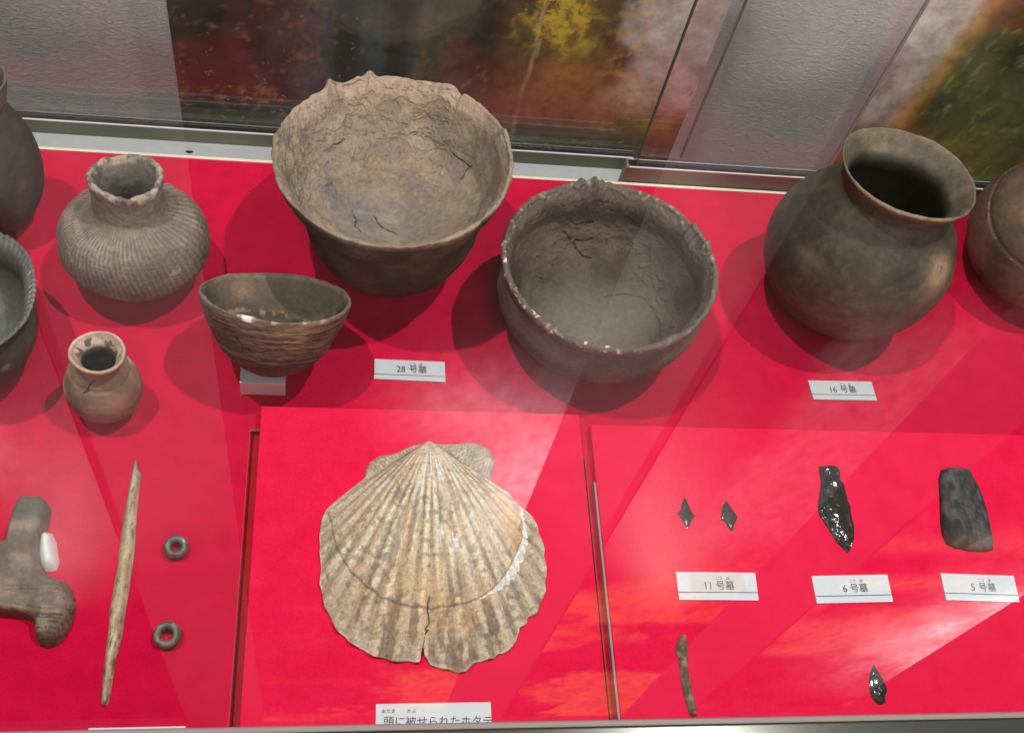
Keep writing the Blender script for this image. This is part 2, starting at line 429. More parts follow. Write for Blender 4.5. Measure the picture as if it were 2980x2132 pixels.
def m_felt(name, base, dark):
    t = NT(name)
    v = t.obj()
    n1 = t.noise(v, 620, 3, 0.75)
    n2 = t.noise(v, 60, 5, 0.6)
    n3 = t.noise(v, 3800, 2, 0.6)
    f = t.math('ADD', t.math('MULTIPLY', n1, 0.55), t.math('MULTIPLY', n2, 0.45))
    f = t.ramp(f, 0.38, 0.62)
    c = t.mixc(f, dark, base)
    n4 = t.noise(v, 1100, 1, 0.4)
    c = t.mixc(t.math('MULTIPLY', t.ramp(n4, 0.78, 0.82), 0.5), c, (0.85, 0.35, 0.38))
    h = t.math('ADD', n1, n3)
    t.princ(c, 0.92, 0.12, 0, h, 0.25, 0.0004, 0.0)
    return t.m


def m_glass(name, tint=(0.985, 0.985, 0.985), gain=1.0, rough=0.0):
    """Thin float glass: clear transmission plus Fresnel mirror reflection (Schlick, two-sided)."""
    t = NT(name)
    g = t.n('ShaderNodeNewGeometry')
    dt = t.n('ShaderNodeVectorMath', operation='DOT_PRODUCT')
    t.l(g.outputs['Normal'], dt.inputs[0])
    t.l(g.outputs['Incoming'], dt.inputs[1])
    c = t.math('ABSOLUTE', dt.outputs['Value'])
    k = t.math('POWER', t.math('SUBTRACT', 1.0, c, True), 5.0)
    fr = t.math('ADD', t.math('MULTIPLY', k, 0.957), 0.043)
    fr = t.math('MULTIPLY', fr, gain, True)
    a = t.n('ShaderNodeBsdfTransparent')
    a.inputs[0].default_value = (*tint, 1)
    b = t.n('ShaderNodeBsdfGlossy')
    b.inputs['Roughness'].default_value = rough
    b.inputs['Color'].default_value = (1, 1, 1, 1)
    m = t.n('ShaderNodeMixShader')
    t.l(fr, m.inputs[0])
    t.l(a.outputs[0], m.inputs[1])
    t.l(b.outputs[0], m.inputs[2])
    t.l(m.outputs[0], t.out.inputs[0])
    return t.m


M_DECK = m_felt('red_deck_cloth', (0.73, 0.001, 0.055), (0.56, 0.0005, 0.036))
M_BOARD = m_felt('red_board_paper_lit', (0.97, 0.012, 0.085), (0.86, 0.004, 0.055))  # own brighter paper, with stronger front light put into the red
M_SLOT = m_felt('dark_red_slot', (0.70, 0.02, 0.04), (0.55, 0.015, 0.03))
M_CREAM = m_simple('cream_board_edge', (0.86, 0.74, 0.60), 0.8)
M_ALU = m_simple('aluminium_beige', (0.22, 0.225, 0.155), 0.6, 0.3, 0.0, 300, 0.08)
M_ALUL = m_simple('aluminium_bright', (0.85, 0.85, 0.83), 0.35, 0.5, 0.3, 300, 0.05)
M_STRIP = m_simple('pinkish_grey_strip', (0.40, 0.24, 0.26), 0.5)
M_GASK = m_simple('black_gasket', (0.012, 0.014, 0.018), 0.5)
M_LEDGE = m_simple('grey_white_ledge', (0.42, 0.44, 0.44), 0.6)
M_EDGEG = m_simple('green_glass_edge', (0.03, 0.10, 0.075), 0.2, 0.6)
M_WHITE = m_simple('white_plastic', (0.85, 0.85, 0.85), 0.4, 0.5, 0, 60, 0.03, 0.03)
M_CARDB = m_simple('white_card_dimmed', (0.56, 0.60, 0.62), 0.7, 0.2, 0, 400, 0.03, 0.03)  # same white card, darkened to stand for dimmer light at the back
M_CARD = m_simple('white_card', (0.76, 0.83, 0.88), 0.7, 0.2, 0, 400, 0.03, 0.03)
M_INK = m_simple('grey_black_ink', (0.02, 0.025, 0.03), 0.8)
M_INKL = m_simple('grey_ink', (0.07, 0.08, 0.10), 0.8)
M_GLASS = m_glass('clear_float_glass')
M_GLASSD = m_glass('sliding_door_glass')
M_PATCH = m_simple('grey_paper_patch', (0.70, 0.74, 0.76), 0.7, 0.2, 0, 400, 0.02, 0.02)

t = NT('polished_rail')
v = t.obj()
n = t.noise(v, 40, 4)
t.princ((0.16, 0.17, 0.14), 0.12, 0.5, 0.75, n, 0.04, 0.0005)
M_RAIL = t.m
M_LIP = m_simple('rail_lip', (0.26, 0.20, 0.19), 0.5, 0.4, 0.0, 60, 0.05)


def wallpaper():
    t = NT('embossed_wallpaper')
    v = t.obj()
    mp = t.n('ShaderNodeMapping')
    mp.inputs['Scale'].default_value = (1.0, 1.0, 1.7)
    t.l(v, mp.inputs[0])
    n1 = t.noise(mp.outputs[0], 105, 5, 0.6, 1.6)
    n2 = t.noise(mp.outputs[0], 420, 3, 0.6, 0.8)
    h = t.math('ADD', n1, t.math('MULTIPLY', n2, 0.35))
    c = t.mixc(t.ramp(n1, 0.3, 0.7), (0.72, 0.68, 0.65), (0.80, 0.76, 0.73))
    t.princ(c, 0.8, 0.25, 0, h, 1.0, 0.0040)
    return t.m


M_WALL = wallpaper()
M_CLAY = m_attr('old_ceramic', 0.82, 0.28, 1100, 0.34, 0.5, 0.0008, 260)
M_CLAYR = m_attr('rough_ceramic', 0.85, 0.25, 900, 0.42, 0.8, 0.0012, 230, 0.0)
M_CLAYD = m_attr('dark_burnished_ceramic', 0.62, 0.35, 1000, 0.44, 0.6, 0.0009, 200)
M_SHELL = m_attr('scallop_shell', 0.7, 0.3, 1300, 0.62, 0.6, 0.0006, 420)
M_BONE = m_attr('old_bone', 0.7, 0.3, 1400, 0.45, 0.6, 0.0006, 380)
M_STONE = m_attr('grey_stone', 0.75, 0.3, 1500, 0.5, 0.5, 0.0005, 420)


def m_obsid():
    t = NT('obsidian')
    v = t.obj()
    n = t.noise(v, 420, 3, 0.5, 0.6)
    n2 = t.noise(v, 160, 3)
    c = t.mixc(n2, (0.008, 0.010, 0.012), (0.035, 0.038, 0.03))
    t.princ(c, 0.16, 0.6, 0, n2, 0.25, 0.002)
    return t.m


M_OBS = m_obsid()

# ------------------------------------------------------------------ the case: deck, slot, boards, rails
SX0, SX1, SY = -0.0572, 0.1965, 0.392
deck = []


def sheet(V, F, rects, z0, z1):
    for (x0, x1, y0, y1) in rects:
        b = len(V)
        V += [(x0, y0, z0), (x1, y0, z0), (x1, y1, z0), (x0, y1, z0), (x0, y0, z1), (x1, y0, z1), (x1, y1, z1), (x0, y1, z1)]
        F += [tuple(i + b for i in f) for f in BOXF]


V = [(-1.3, 0.10, 0), (SX0, 0.10, 0), (SX0, 0.3945, 0), (0.08, 0.3945, 0), (0.08, 0.377, 0), (SX1, 0.377, 0), (SX1, 0.10, 0), (1.7, 0.10, 0), (1.7, 0.6525, 0), (-1.3, 0.6525, 0)]
V = V + [(x, y, -0.004) for x, y, z in V]
F = [tuple(range(10)), tuple(range(19, 9, -1))] + [(i, i + 10, (i + 1) % 10 + 10, (i + 1) % 10) for i in range(10)]
dk = meshobj('floor', V, F, [M_DECK, M_CREAM], mi=[0, 0] + [1] * 10)
tag(dk, 'flat red cloth covered deck of the display case', kind='structure')
tag(box('deck_edge_strip', (-1.3, 0.6527, -0.004), (1.7, 0.6555, 0.0008), M_CREAM), 'thin cream edging along the back of the red deck', kind='structure')
tag(box('slot_floor', (-0.2, 0.0915, -0.03), (0.30, 0.45, -0.009), M_SLOT), 'dark red bottom of the gap beside the shell board', kind='structure')
tag(box('ledge', (-1.3, 0.6558, -0.03), (1.7, 0.6970, -0.0135), M_LEDGE), 'grey white ledge behind the red deck', kind='structure')


def board(name, pts, z, label, strip=False):
    (x0, y1), (x1, _), (_, y0) = pts[0], pts[1], pts[2]
    root = empty(name, ((x0 + x1) / 2, (y0 + y1) / 2, 0.0004))
    tag(root, label, 'board')
    box('panel', (x0, 0.126, 0.0006), (x1, y1, z), M_BOARD, root, bev=0.0006)
    if strip:
        box('edge_strip', (x0 - 0.0018, 0.126, 0.0006), (x0 - 0.0002, 0.352, z - 0.0012), M_STRIP, root)
    return root


board('display_board', [(-0.0493, 0.4075), (0.1919, 0.4065), (0, 0.126)], ZB, 'bright red square board that carries the big scallop shell')
board('display_board', [(0.2012, 0.4010), (0.90, 0.4010), (0, 0.126)], ZR, 'wide bright red board under the small black stone points and three grave cards', True)

# the glazed case: rails, top pane, front panel
case = empty('display_case', (0.2, 0.10, -0.06))
tag(case, 'low museum display case with clear glass top and polished front rail', 'display case')
box('glass_top', (-1.3, 0.094, 0.2402), (1.7, 0.72, 0.2462), M_GLASS, case)
box('front_rail', (-1.3, 0.072, 0.215), (1.7, 0.1180, 0.2395), M_RAIL, case, bev=0.0008)
box('rail_lip', (-1.3, 0.1182, 0.215), (1.7, 0.1212, 0.2398), M_LIP, case, bev=0.0008)
box('front_panel', (-1.3, 0.080, -0.06), (1.7, 0.0905, 0.2148), M_LEDGE, case)


def track(x0, x1, y0, y1, z0, z1):
    r = box('door_track', (x0, y0, z0), (x1, y1, z1), M_ALU, case, bev=0.0003)
    box('track_lip', (x0, y0 - 0.0004, z1 + 0.0001), (x1, y0 + 0.0010, z1 + 0.0010), M_ALUL, r)
    box('gasket', (x0, y0 + 0.0012, z1 + 0.0001), (x1, y1 - 0.0008, z1 + 0.0006), M_GASK, r)
    box('gasket_lip', (x0, y1 - 0.0006, z1 + 0.0001), (x1, y1 + 0.0001, z1 + 0.0010), M_ALUL, r)
    return r


track(-1.3, 0.2700, 0.6835, 0.6925, -0.0133, 0.0018)
track(0.2590, 1.7, 0.6570, 0.6668, -0.0133, 0.0190)
box('track_end_cap', (0.2565, 0.6565, -0.0130), (0.2587, 0.6665, 0.0195), M_ALU, case)


def door(x0, x1, y, z0, label):
    root = empty('sliding_glass_door', ((x0 + x1) / 2, y, z0))
    tag(root, label, 'glass door')
    box('pane', (x0, y, z0), (x1, y + 0.004, 0.236), M_GLASSD, root)
    if x0 > -1:
        box('edge', (x0 - 0.0012, y, z0), (x0 - 0.0001, y + 0.004, 0.236), M_EDGEG, root)
    else:
        box('edge', (x1 + 0.0001, y, z0), (x1 + 0.0012, y + 0.004, 0.236), M_EDGEG, root)
    return root


door(-1.3, 0.3150, 0.6865, 0.0026, 'clear sliding glass pane behind the pots, the one further back with its edge right of the big bowl')
door(0.2660, 1.7, 0.6605, 0.0200, 'clear sliding glass pane nearer the viewer, behind the tall wide mouthed jar')

# little dark crumb on the ledge
# ------------------------------------------------------------------ wall and posters
wl = meshobj('wall', [(-2.6, 0.9, -0.6), (3.6, 0.9, -0.6), (3.6, 0.9, 4.2), (-2.6, 0.9, 4.2), (-2.6, 0.98, -0.6), (3.6, 0.98, -0.6), (3.6, 0.98, 4.2), (-2.6, 0.98, 4.2)],
             BOXF, M_WALL)
tag(wl, 'pale embossed wallpaper wall behind the case', kind='structure')


def m_poster(name):
    t = NT(name)
    v = t.obj()
    a = t.n('ShaderNodeAttribute', attribute_name='Col').outputs['Color']
    lc = t.n('ShaderNodeAttribute', attribute_name='LeafCol').outputs['Color']
    am = t.n('ShaderNodeAttribute', attribute_name='LeafAmt').outputs['Fac']
    n1 = t.noise(v, 85, 6, 0.72, 0.5)
    n2 = t.noise(v, 38, 6, 0.68, 0.15)
    th = t.math('SUBTRACT', 0.72, t.math('MULTIPLY', am, 0.34))
    f = t.n('ShaderNodeMapRange')
    t.l(n1, f.inputs[0])
    t.l(th, f.inputs[1])
    t.l(t.math('ADD', th, 0.10), f.inputs[2])
    k = t.math('MAXIMUM', t.math('ADD', t.math('MULTIPLY', n2, 2.2), -0.15), 0.15)
    base = t.mixc(1.0, a, k, 'MULTIPLY')
    c = t.mixc(f.outputs[0], base, lc)
    p = t.princ(c, 0.5, 0.25)
    t.l(c, p.inputs['Emission Color'])
    p.inputs['Emission Strength'].default_value = 0.75  # emission added to the plain print so its reflections come out bright
    return t.m


M_POST = m_poster('glowing_forest_print')


def poster(x0, x1, label, paint, step=0.0035, z0=-0.45, z1=3.45):
    nx = max(8, int((x1 - x0) / step))
    zs = np.concatenate([np.arange(z0, 0.25, step), np.arange(0.25, z1, step * 4)])
    xs = np.linspace(x0, x1, nx)
    X, Z = np.meshgrid(xs, zs)
    G = np.stack([X, np.full_like(X, 0.893), Z], -1)
    col, leaf, amt = paint(X, Z)
    n = len(zs) * nx
    root = empty('forest_poster', ((x0 + x1) / 2, 0.898, z0))
    tag(root, label, 'poster')
    meshobj('print', G.reshape(-1, 3), grid_faces(len(zs), nx), M_POST, root, False, col.reshape(-1, 3),
            extra={'LeafCol': leaf.reshape(-1, 3), 'LeafAmt': np.repeat(amt.reshape(-1, 1), 3, 1)})
    box('backing_board', (x0, 0.8934, z0), (x1, 0.8985, z1), M_LEDGE, root)
    return root


def g2(X, Z, cx, cz, rx, rz):
    return np.exp(-((X - cx) / rx) ** 2 - ((Z - cz) / rz) ** 2)


def paint1(X, Z):
    P = np.stack([X, X * 0, Z], -1)
    n = fbm(P * [1, 1, 0.45], 9, 4, 3)
    nf = fbm(P, 30, 4, 11)
    col = mix((0.010, 0.011, 0.006), (0.036, 0.026, 0.014), sst(-0.3, 0.5, n))
    col = mix(col, (0.035, 0.040, 0.040), g2(X, Z, 0.02, -0.08, 0.09, 0.3))
    trunk = np.exp(-((X - 0.105 - 0.02 * Z) / 0.028) ** 2)
    col = mix(col, (0.055, 0.040, 0.024), trunk * 0.8)
    for tx, tw, tc in ((0.088, 0.006, (0.075, 0.055, 0.035)), (0.132, 0.012, (0.06, 0.045, 0.03)), (0.060, 0.010, (0.012, 0.012, 0.010)), (0.175, 0.010, (0.09, 0.04, 0.02)), (-0.02, 0.02, (0.045, 0.045, 0.045)), (0.205, 0.0018, (0.30, 0.22, 0.12)), (0.01, 0.012, (0.012, 0.015, 0.012))):
        col = mix(col, tc, np.clip(1.6 - np.abs(X - tx - 0.03 * Z + 0.004 * nf) / tw, 0, 1) * 0.75)
    trunk2 = np.exp(-((X - 0.155 - 0.05 * Z) / 0.020) ** 2)
    col = mix(col, (0.015, 0.012, 0.008), trunk2 * 0.9)
    low = 1 - sst(-0.25, 0.15, Z)
    sky = sst(0.285, 0.315, X + 0.02 * n + 0.02 * nf) * sst(-0.17, -0.13, Z + 0.02 * nf)
    col = mix(col, (0.30, 0.23, 0.20), sky * 0.9)
    col = mix(col, (0.30, 0.26, 0.23), sky * sst(-0.07, -0.03, Z + 0.01 * nf) * 0.9)
    strand = fbm(P * [1.0, 1, 0.6] + 0.01 * nf[..., None], 42, 4, 71, 0.6, True)
    strand2 = fbm(P * [0.8, 1, 0.8] + 0.02 * n[..., None], 60, 3, 72, 0.6, True)
    org = g2(X, Z, 0.27, -0.13, 0.09, 0.045) + g2(X, Z, 0.36, -0.17, 0.05, 0.03) + 0.8 * g2(X, Z, 0.24, -0.04, 0.05, 0.06)
    col = mix(col, (0.20, 0.095, 0.018), np.clip(org, 0, 1) * (0.6 + 0.4 * nf))
    col = mix(col, (0.12, 0.07, 0.03), sst(0.62, 0.85, strand2) * (1 - sst(-0.02, 0.08, X)) * 0.8)
    col = mix(col, (0.16, 0.085, 0.03), sst(0.60, 0.85, strand) * sst(0.02, 0.12, X) * (1 - sst(-0.10, -0.04, Z)) * 0.9)
    col = mix(col, (0.34, 0.22, 0.015), sst(0.30, 0.8, strand) * g2(X, Z, 0.225, -0.02, 0.05, 0.06) * 1.0)
    col = mix(col, (0.36, 0.20, 0.04), sst(0.10, 0.7, strand2) * g2(X, Z, 0.305, -0.02, 0.018, 0.10) * 1.0)
    col = mix(col, (0.13, 0.05, 0.03), g2(X, Z, 0.19, -0.16, 0.09, 0.03) * 0.7)
    leaf = mix((0.30, 0.14, 0.05), (0.34, 0.21, 0.02), sst(0.10, 0.20, X))
    amt = 0.42 * (1 - sst(0.0, 0.10, X)) * low
    amt = np.maximum(amt, 0.85 * g2(X, Z, 0.225, 0.00, 0.05, 0.075) * (Z < 0.3))
    amt = np.maximum(amt, 0.5 * g2(X, Z, 0.31, 0.0, 0.03, 0.09) * (Z < 0.3))
    bot = 1 - sst(-0.205, -0.185, Z)
    col = mix(col, (0.020, 0.028, 0.008), bot * 0.7)
    leaf = mix(leaf, (0.10, 0.11, 0.02), bot)
    amt = np.maximum(amt * (1 - bot), 0.45 * bot)
    # upper part of the picture, pale glows painted in, mirrored in the glass top
    up = sst(0.25, 0.6, Z)
    glowu = g2(X, Z, 0.36, 1.66, 0.10, 0.28) * 3.4 + g2(X, Z, 0.22, 1.36, 0.10, 0.13) * 1.3
    col = mix(col, (0.05, 0.03, 0.02), up)
    col = mix(col, (0.30, 0.10, 0.03), up * sst(1.6, 2.3, Z) * sst(0.0, 0.25, fbm(P * [1.0, 1, 2.6], 3.6, 3, 21)))
    wv = fbm(P * [1.0, 1, 1.4] + 0.05 * nf[..., None], 2.1, 4, 31)
    oz = sst(1.85, 2.2, Z) * sst(-0.30, 0.22, wv)
    col = col + oz[..., None] * np.array([1.9, 0.72, 0.16]) * (0.8 + 0.5 * nf[..., None])
    col = col + glowu[..., None] * np.array([0.95, 0.95, 1.0]) * up[..., None]
    amt = amt * (1 - up)
    return col, leaf, amt


def paint2(X, Z):
    P = np.stack([X, X * 0, Z], -1)
    n = fbm(P, 9, 4, 5)
    nf = fbm(P, 26, 4, 13)
    d = X - 0.60
    col = mix((0.018, 0.024, 0.008), (0.055, 0.060, 0.016), sst(-0.4, 0.5, n))
    edge = 0.658 + 0.10 * (Z + 0.10)
    sky = (1 - sst(-0.012, 0.012, X - edge + 0.01 * nf)) * sst(-0.165, -0.12, Z + 0.01 * nf)
    st = fbm(P * [1.0, 1, 0.7] + 0.02 * n[..., None], 40, 4, 73, 0.6, True)
    col = mix(col, (0.13, 0.15, 0.045), sst(0.62, 0.9, st) * 0.7)
    col = mix(col, (0.24, 0.22, 0.18), sky)
    col = mix(col, (0.33, 0.32, 0.27), sky * sst(-0.05, -0.02, Z))
    col = mix(col, (0.26, 0.13, 0.02), g2(X - edge, Z * 0, -0.0, 0, 0.014, 1) * sst(-0.22, -0.1, Z) * 0.8)
    col = mix(col, (0.17, 0.08, 0.02), g2(X, Z, 0.66, -0.19, 0.09, 0.035))
    leaf = np.broadcast_to((0.30, 0.26, 0.03), col.shape).copy()
    amt = 0.55 * (1 - sky) * g2(X, Z, 0.98, -0.08, 0.16, 0.22)
    up = sst(0.25, 0.6, Z)
    col = mix(col, (0.03, 0.025, 0.01), up)
    band = sst(0.76, 0.84, X + 0.05 * n) * sst(0.9, 1.2, Z) * (1 - sst(1.8, 2.1, Z))
    col = col + (band * 0.55)[..., None] * np.array([0.9, 0.75, 0.75])
    wv = fbm(P * [1.0, 1, 1.4] + 0.05 * nf[..., None], 2.1, 4, 41)
    oz = sst(1.9, 2.3, Z) * sst(-0.05, 0.2, wv)
    col = col + oz[..., None] * np.array([1.9, 0.72, 0.16]) * (0.8 + 0.5 * nf[..., None])
    amt = amt * (1 - up)
    return col, leaf, amt


def paint3(X, Z):
    P = np.stack([X, X * 0, Z], -1)
    nf = fbm(P, 10, 4, 15)
    col = mix((0.03, 0.02, 0.01), (0.12, 0.06, 0.03), sst(-0.4, 0.5, nf))
    gl = g2(X, Z, 1.88, 2.6, 0.26, 0.34) * 9.0 * np.clip(0.7 + 0.9 * nf, 0.1, 2)  # white glow painted into the print for the glass to mirror
    col = col + gl[..., None] * np.array([0.95, 0.95, 1.0])
    wv = fbm(P * [0.8, 1, 3.0], 2.6, 4, 51)
    oz = sst(1.6, 2.1, Z) * sst(-0.05, 0.2, wv)
    col = col + oz[..., None] * np.array([1.3, 0.6, 0.3])
    return col, col * 0 + 0.2, X * 0


def paint0(X, Z):
    P = np.stack([X, X * 0, Z], -1)
    nf = fbm(P, 10, 4, 17)
    col = mix((0.02, 0.015, 0.01), (0.06, 0.03, 0.02), sst(-0.4, 0.5, nf))
    gl = g2(X, Z, -0.66, 1.50, 0.10, 0.15) * 2.6 * (0.85 + 0.4 * nf)  # patch of light painted on, to show as a reflection at left
    col = col + gl[..., None] * np.array([0.95, 0.9, 0.95])
    wv = fbm(P * [1.0, 1, 1.4] + 0.05 * nf[..., None], 2.1, 4, 61)
    oz = sst(1.7, 1.95, Z) * (1 - sst(2.15, 2.3, Z)) * sst(-0.1, 0.15, wv)
    col = col + oz[..., None] * np.array([0.4, 0.16, 0.05])
    return col, col * 0 + 0.2, X * 0


poster(-0.172, 0.395, 'dark forest poster with yellow foliage and a pale gap, behind the big bowl', paint1)
poster(0.603, 1.010, 'dark green forest poster at the right, behind the wide mouthed jar', paint2)
poster(1.250, 1.790, 'forest poster beyond the right edge, with a painted white glow mirrored in the glass', paint3, 0.02)
poster(-1.20, -0.410, 'forest poster beyond the left edge, with a painted glow mirrored pale pink in the glass', paint0, 0.02)


# ------------------------------------------------------------------ pots
def cr(pts, n):
    P = np.array(pts, float)
    P = np.vstack([2 * P[0] - P[1], P, 2 * P[-1] - P[-2]])
    out = []
    for i in range(1, len(P) - 2):
        a, b, c, d = P[i - 1:i + 3]
        for k in range(n):
            t = k / n
            out.append(.5 * ((2 * b) + (-a + c) * t + (2 * a - 5 * b + 4 * c - d) * t * t + (-a + 3 * b - 3 * c + d) * t ** 3))
    out.append(P[-2])
    out = np.array(out)
    out[:, 0] = np.maximum(out[:, 0], 0)
    return out


def resamp(P, n):
    P = np.asarray(P, float)
    s = np.r_[0, np.cumsum(np.linalg.norm(np.diff(P, axis=0), axis=1))]
    u = np.linspace(0, s[-1], n)
    return np.stack([np.interp(u, s, P[:, k]) for k in range(P.shape[1])], 1)


def rotm(tx, ty):
    cx, sx, cy, sy = math.cos(tx), math.sin(tx), math.cos(ty), math.sin(ty)
    return np.array([[cy, 0, sy], [0, 1, 0], [-sy, 0, cy]]) @ np.array([[1, 0, 0], [0, cx, -sx], [0, sx, cx]])


def pot(name, key, label, cat, thick, feat, cuts, mat, nth=360, no=110, ni=110, group=None, lip=6, floor=0, gain=(1, 1, 1)):
    """cuts: [(part name, first row fraction of the outer wall)], inner wall is the part 'interior'."""
    q = POT[key]
    p = q['p']
    e1, e2 = p[-2], p[-1]
    out = resamp(cr(q['prof'], 12), no)
    H = out[-1, 1]
    T = np.gradient(out, axis=0)
    T /= np.linalg.norm(T, axis=1, keepdims=True)
    N = np.stack([T[:, 1], -T[:, 0]], 1)
    tk = thick * (1 - 0.45 * sst(0.8, 1.0, out[:, 1] / H))
    inn = out - N * tk[:, None]
    inn[:, 0] = np.maximum(inn[:, 0], 0)
    inn = inn[inn[:, 1] > thick * 0.9]
    inn = np.vstack([[0, max(thick, inn[0, 1])], inn])
    if floor:
        f0, pa, pb = floor
        uu = np.linspace(1, 0, 90)
        zz = H - (H - f0) * uu
        rr = (out[-1, 0] - 0.0025) * (1 - uu ** pa) ** pb
        inn = np.stack([np.maximum(np.minimum(rr, np.interp(zz, out[:, 1], out[:, 0]) - (0.003 + 0.0032 * np.clip(uu / 0.12, 0, 1))), 0), zz], 1)
    inn = resamp(inn[::-1], ni)
    a, b = out[-1], inn[0]
    m = (a + b) / 2
    ax = (a - b) / 2
    up = np.array([-ax[1], ax[0]])
    L = np.array([m + ax * math.cos(f) + up * math.sin(f) for f in np.linspace(0, math.pi, lip + 2)[1:-1]])
    R = np.vstack([out, L, inn])
    side = np.r_[np.zeros(no), np.full(lip, 0.5), np.ones(ni)]
    T = np.gradient(R, axis=0)
    T /= np.maximum(np.linalg.norm(T, axis=1, keepdims=True), 1e-9)
    N = np.stack([T[:, 1], -T[:, 0]], 1)
    th = np.linspace(0, 2 * np.pi, nth + 1)[:-1]
    TH, RR = np.meshgrid(th, R[:, 0])
    ZZ = np.repeat(R[:, 1][:, None], nth, 1)
    SD = np.repeat(side[:, None], nth, 1)
    el = 1 + e1 * np.cos(2 * TH) + e2 * np.sin(2 * TH)
    P = np.stack([RR * el * np.cos(TH), RR * el * np.sin(TH), ZZ], -1)
    NN = np.stack([N[:, 0][:, None] * np.cos(TH), N[:, 0][:, None] * np.sin(TH), np.repeat(N[:, 1][:, None], nth, 1)], -1)
    sfr = ZZ / H
    disp, rimz, col = feat(P, TH, sfr, SD, RR, H)
    col = col * np.array(gain)
    taper = np.clip(RR / 0.004, 0, 1)
    G = P + NN * (disp * taper)[..., None]
    G[..., 2] += rimz * sst(0.55, 1.0, sfr)
    Rm = rotm(p[2], p[3])
    W = G.reshape(-1, 3) @ Rm.T
    base = W[: no * nth // 2, 2].min()
    W[:, 2] += q['z0'] - base + 0.0003
    W += [p[0], p[1], 0]
    G = W.reshape(G.shape)
    nr = vert_normals(G, True)
    root = empty(name, (p[0], p[1], q['z0']))
    tag(root, label, cat, group)
    rows = len(R)
    F = grid_faces(rows, nth, True).reshape(rows - 1, nth, 4)
    cutsr = [(nm, int(fr * no)) for nm, fr in cuts] + [('interior', no + lip - 1), (None, rows - 1)]
    for (nm, r0), (_, r1) in zip(cutsr[:-1], cutsr[1:]):
        f = F[r0:r1].reshape(-1, 4) - r0 * nth
        sl = slice(r0, r1 + 1)
        meshobj(nm, G[sl].reshape(-1, 3), f, mat, root, True, col[sl].reshape(-1, 3), nrm=nr[sl].reshape(-1, 3))
    return root, G


def crackd(P, lines, wid):
    d = np.full(P.shape[:-1], 1.0)
    wob = np.stack([fbm(P, 260, 2, 71), fbm(P, 260, 2, 72), fbm(P, 260, 2, 73)], -1) * 0.0013
    for l in lines:
        l = [x for x in l if x]
        if len(l) > 1:
            d = np.minimum(d, dpoly(P + wob, l))
    return np.clip(1 - d / wid, 0, 1)


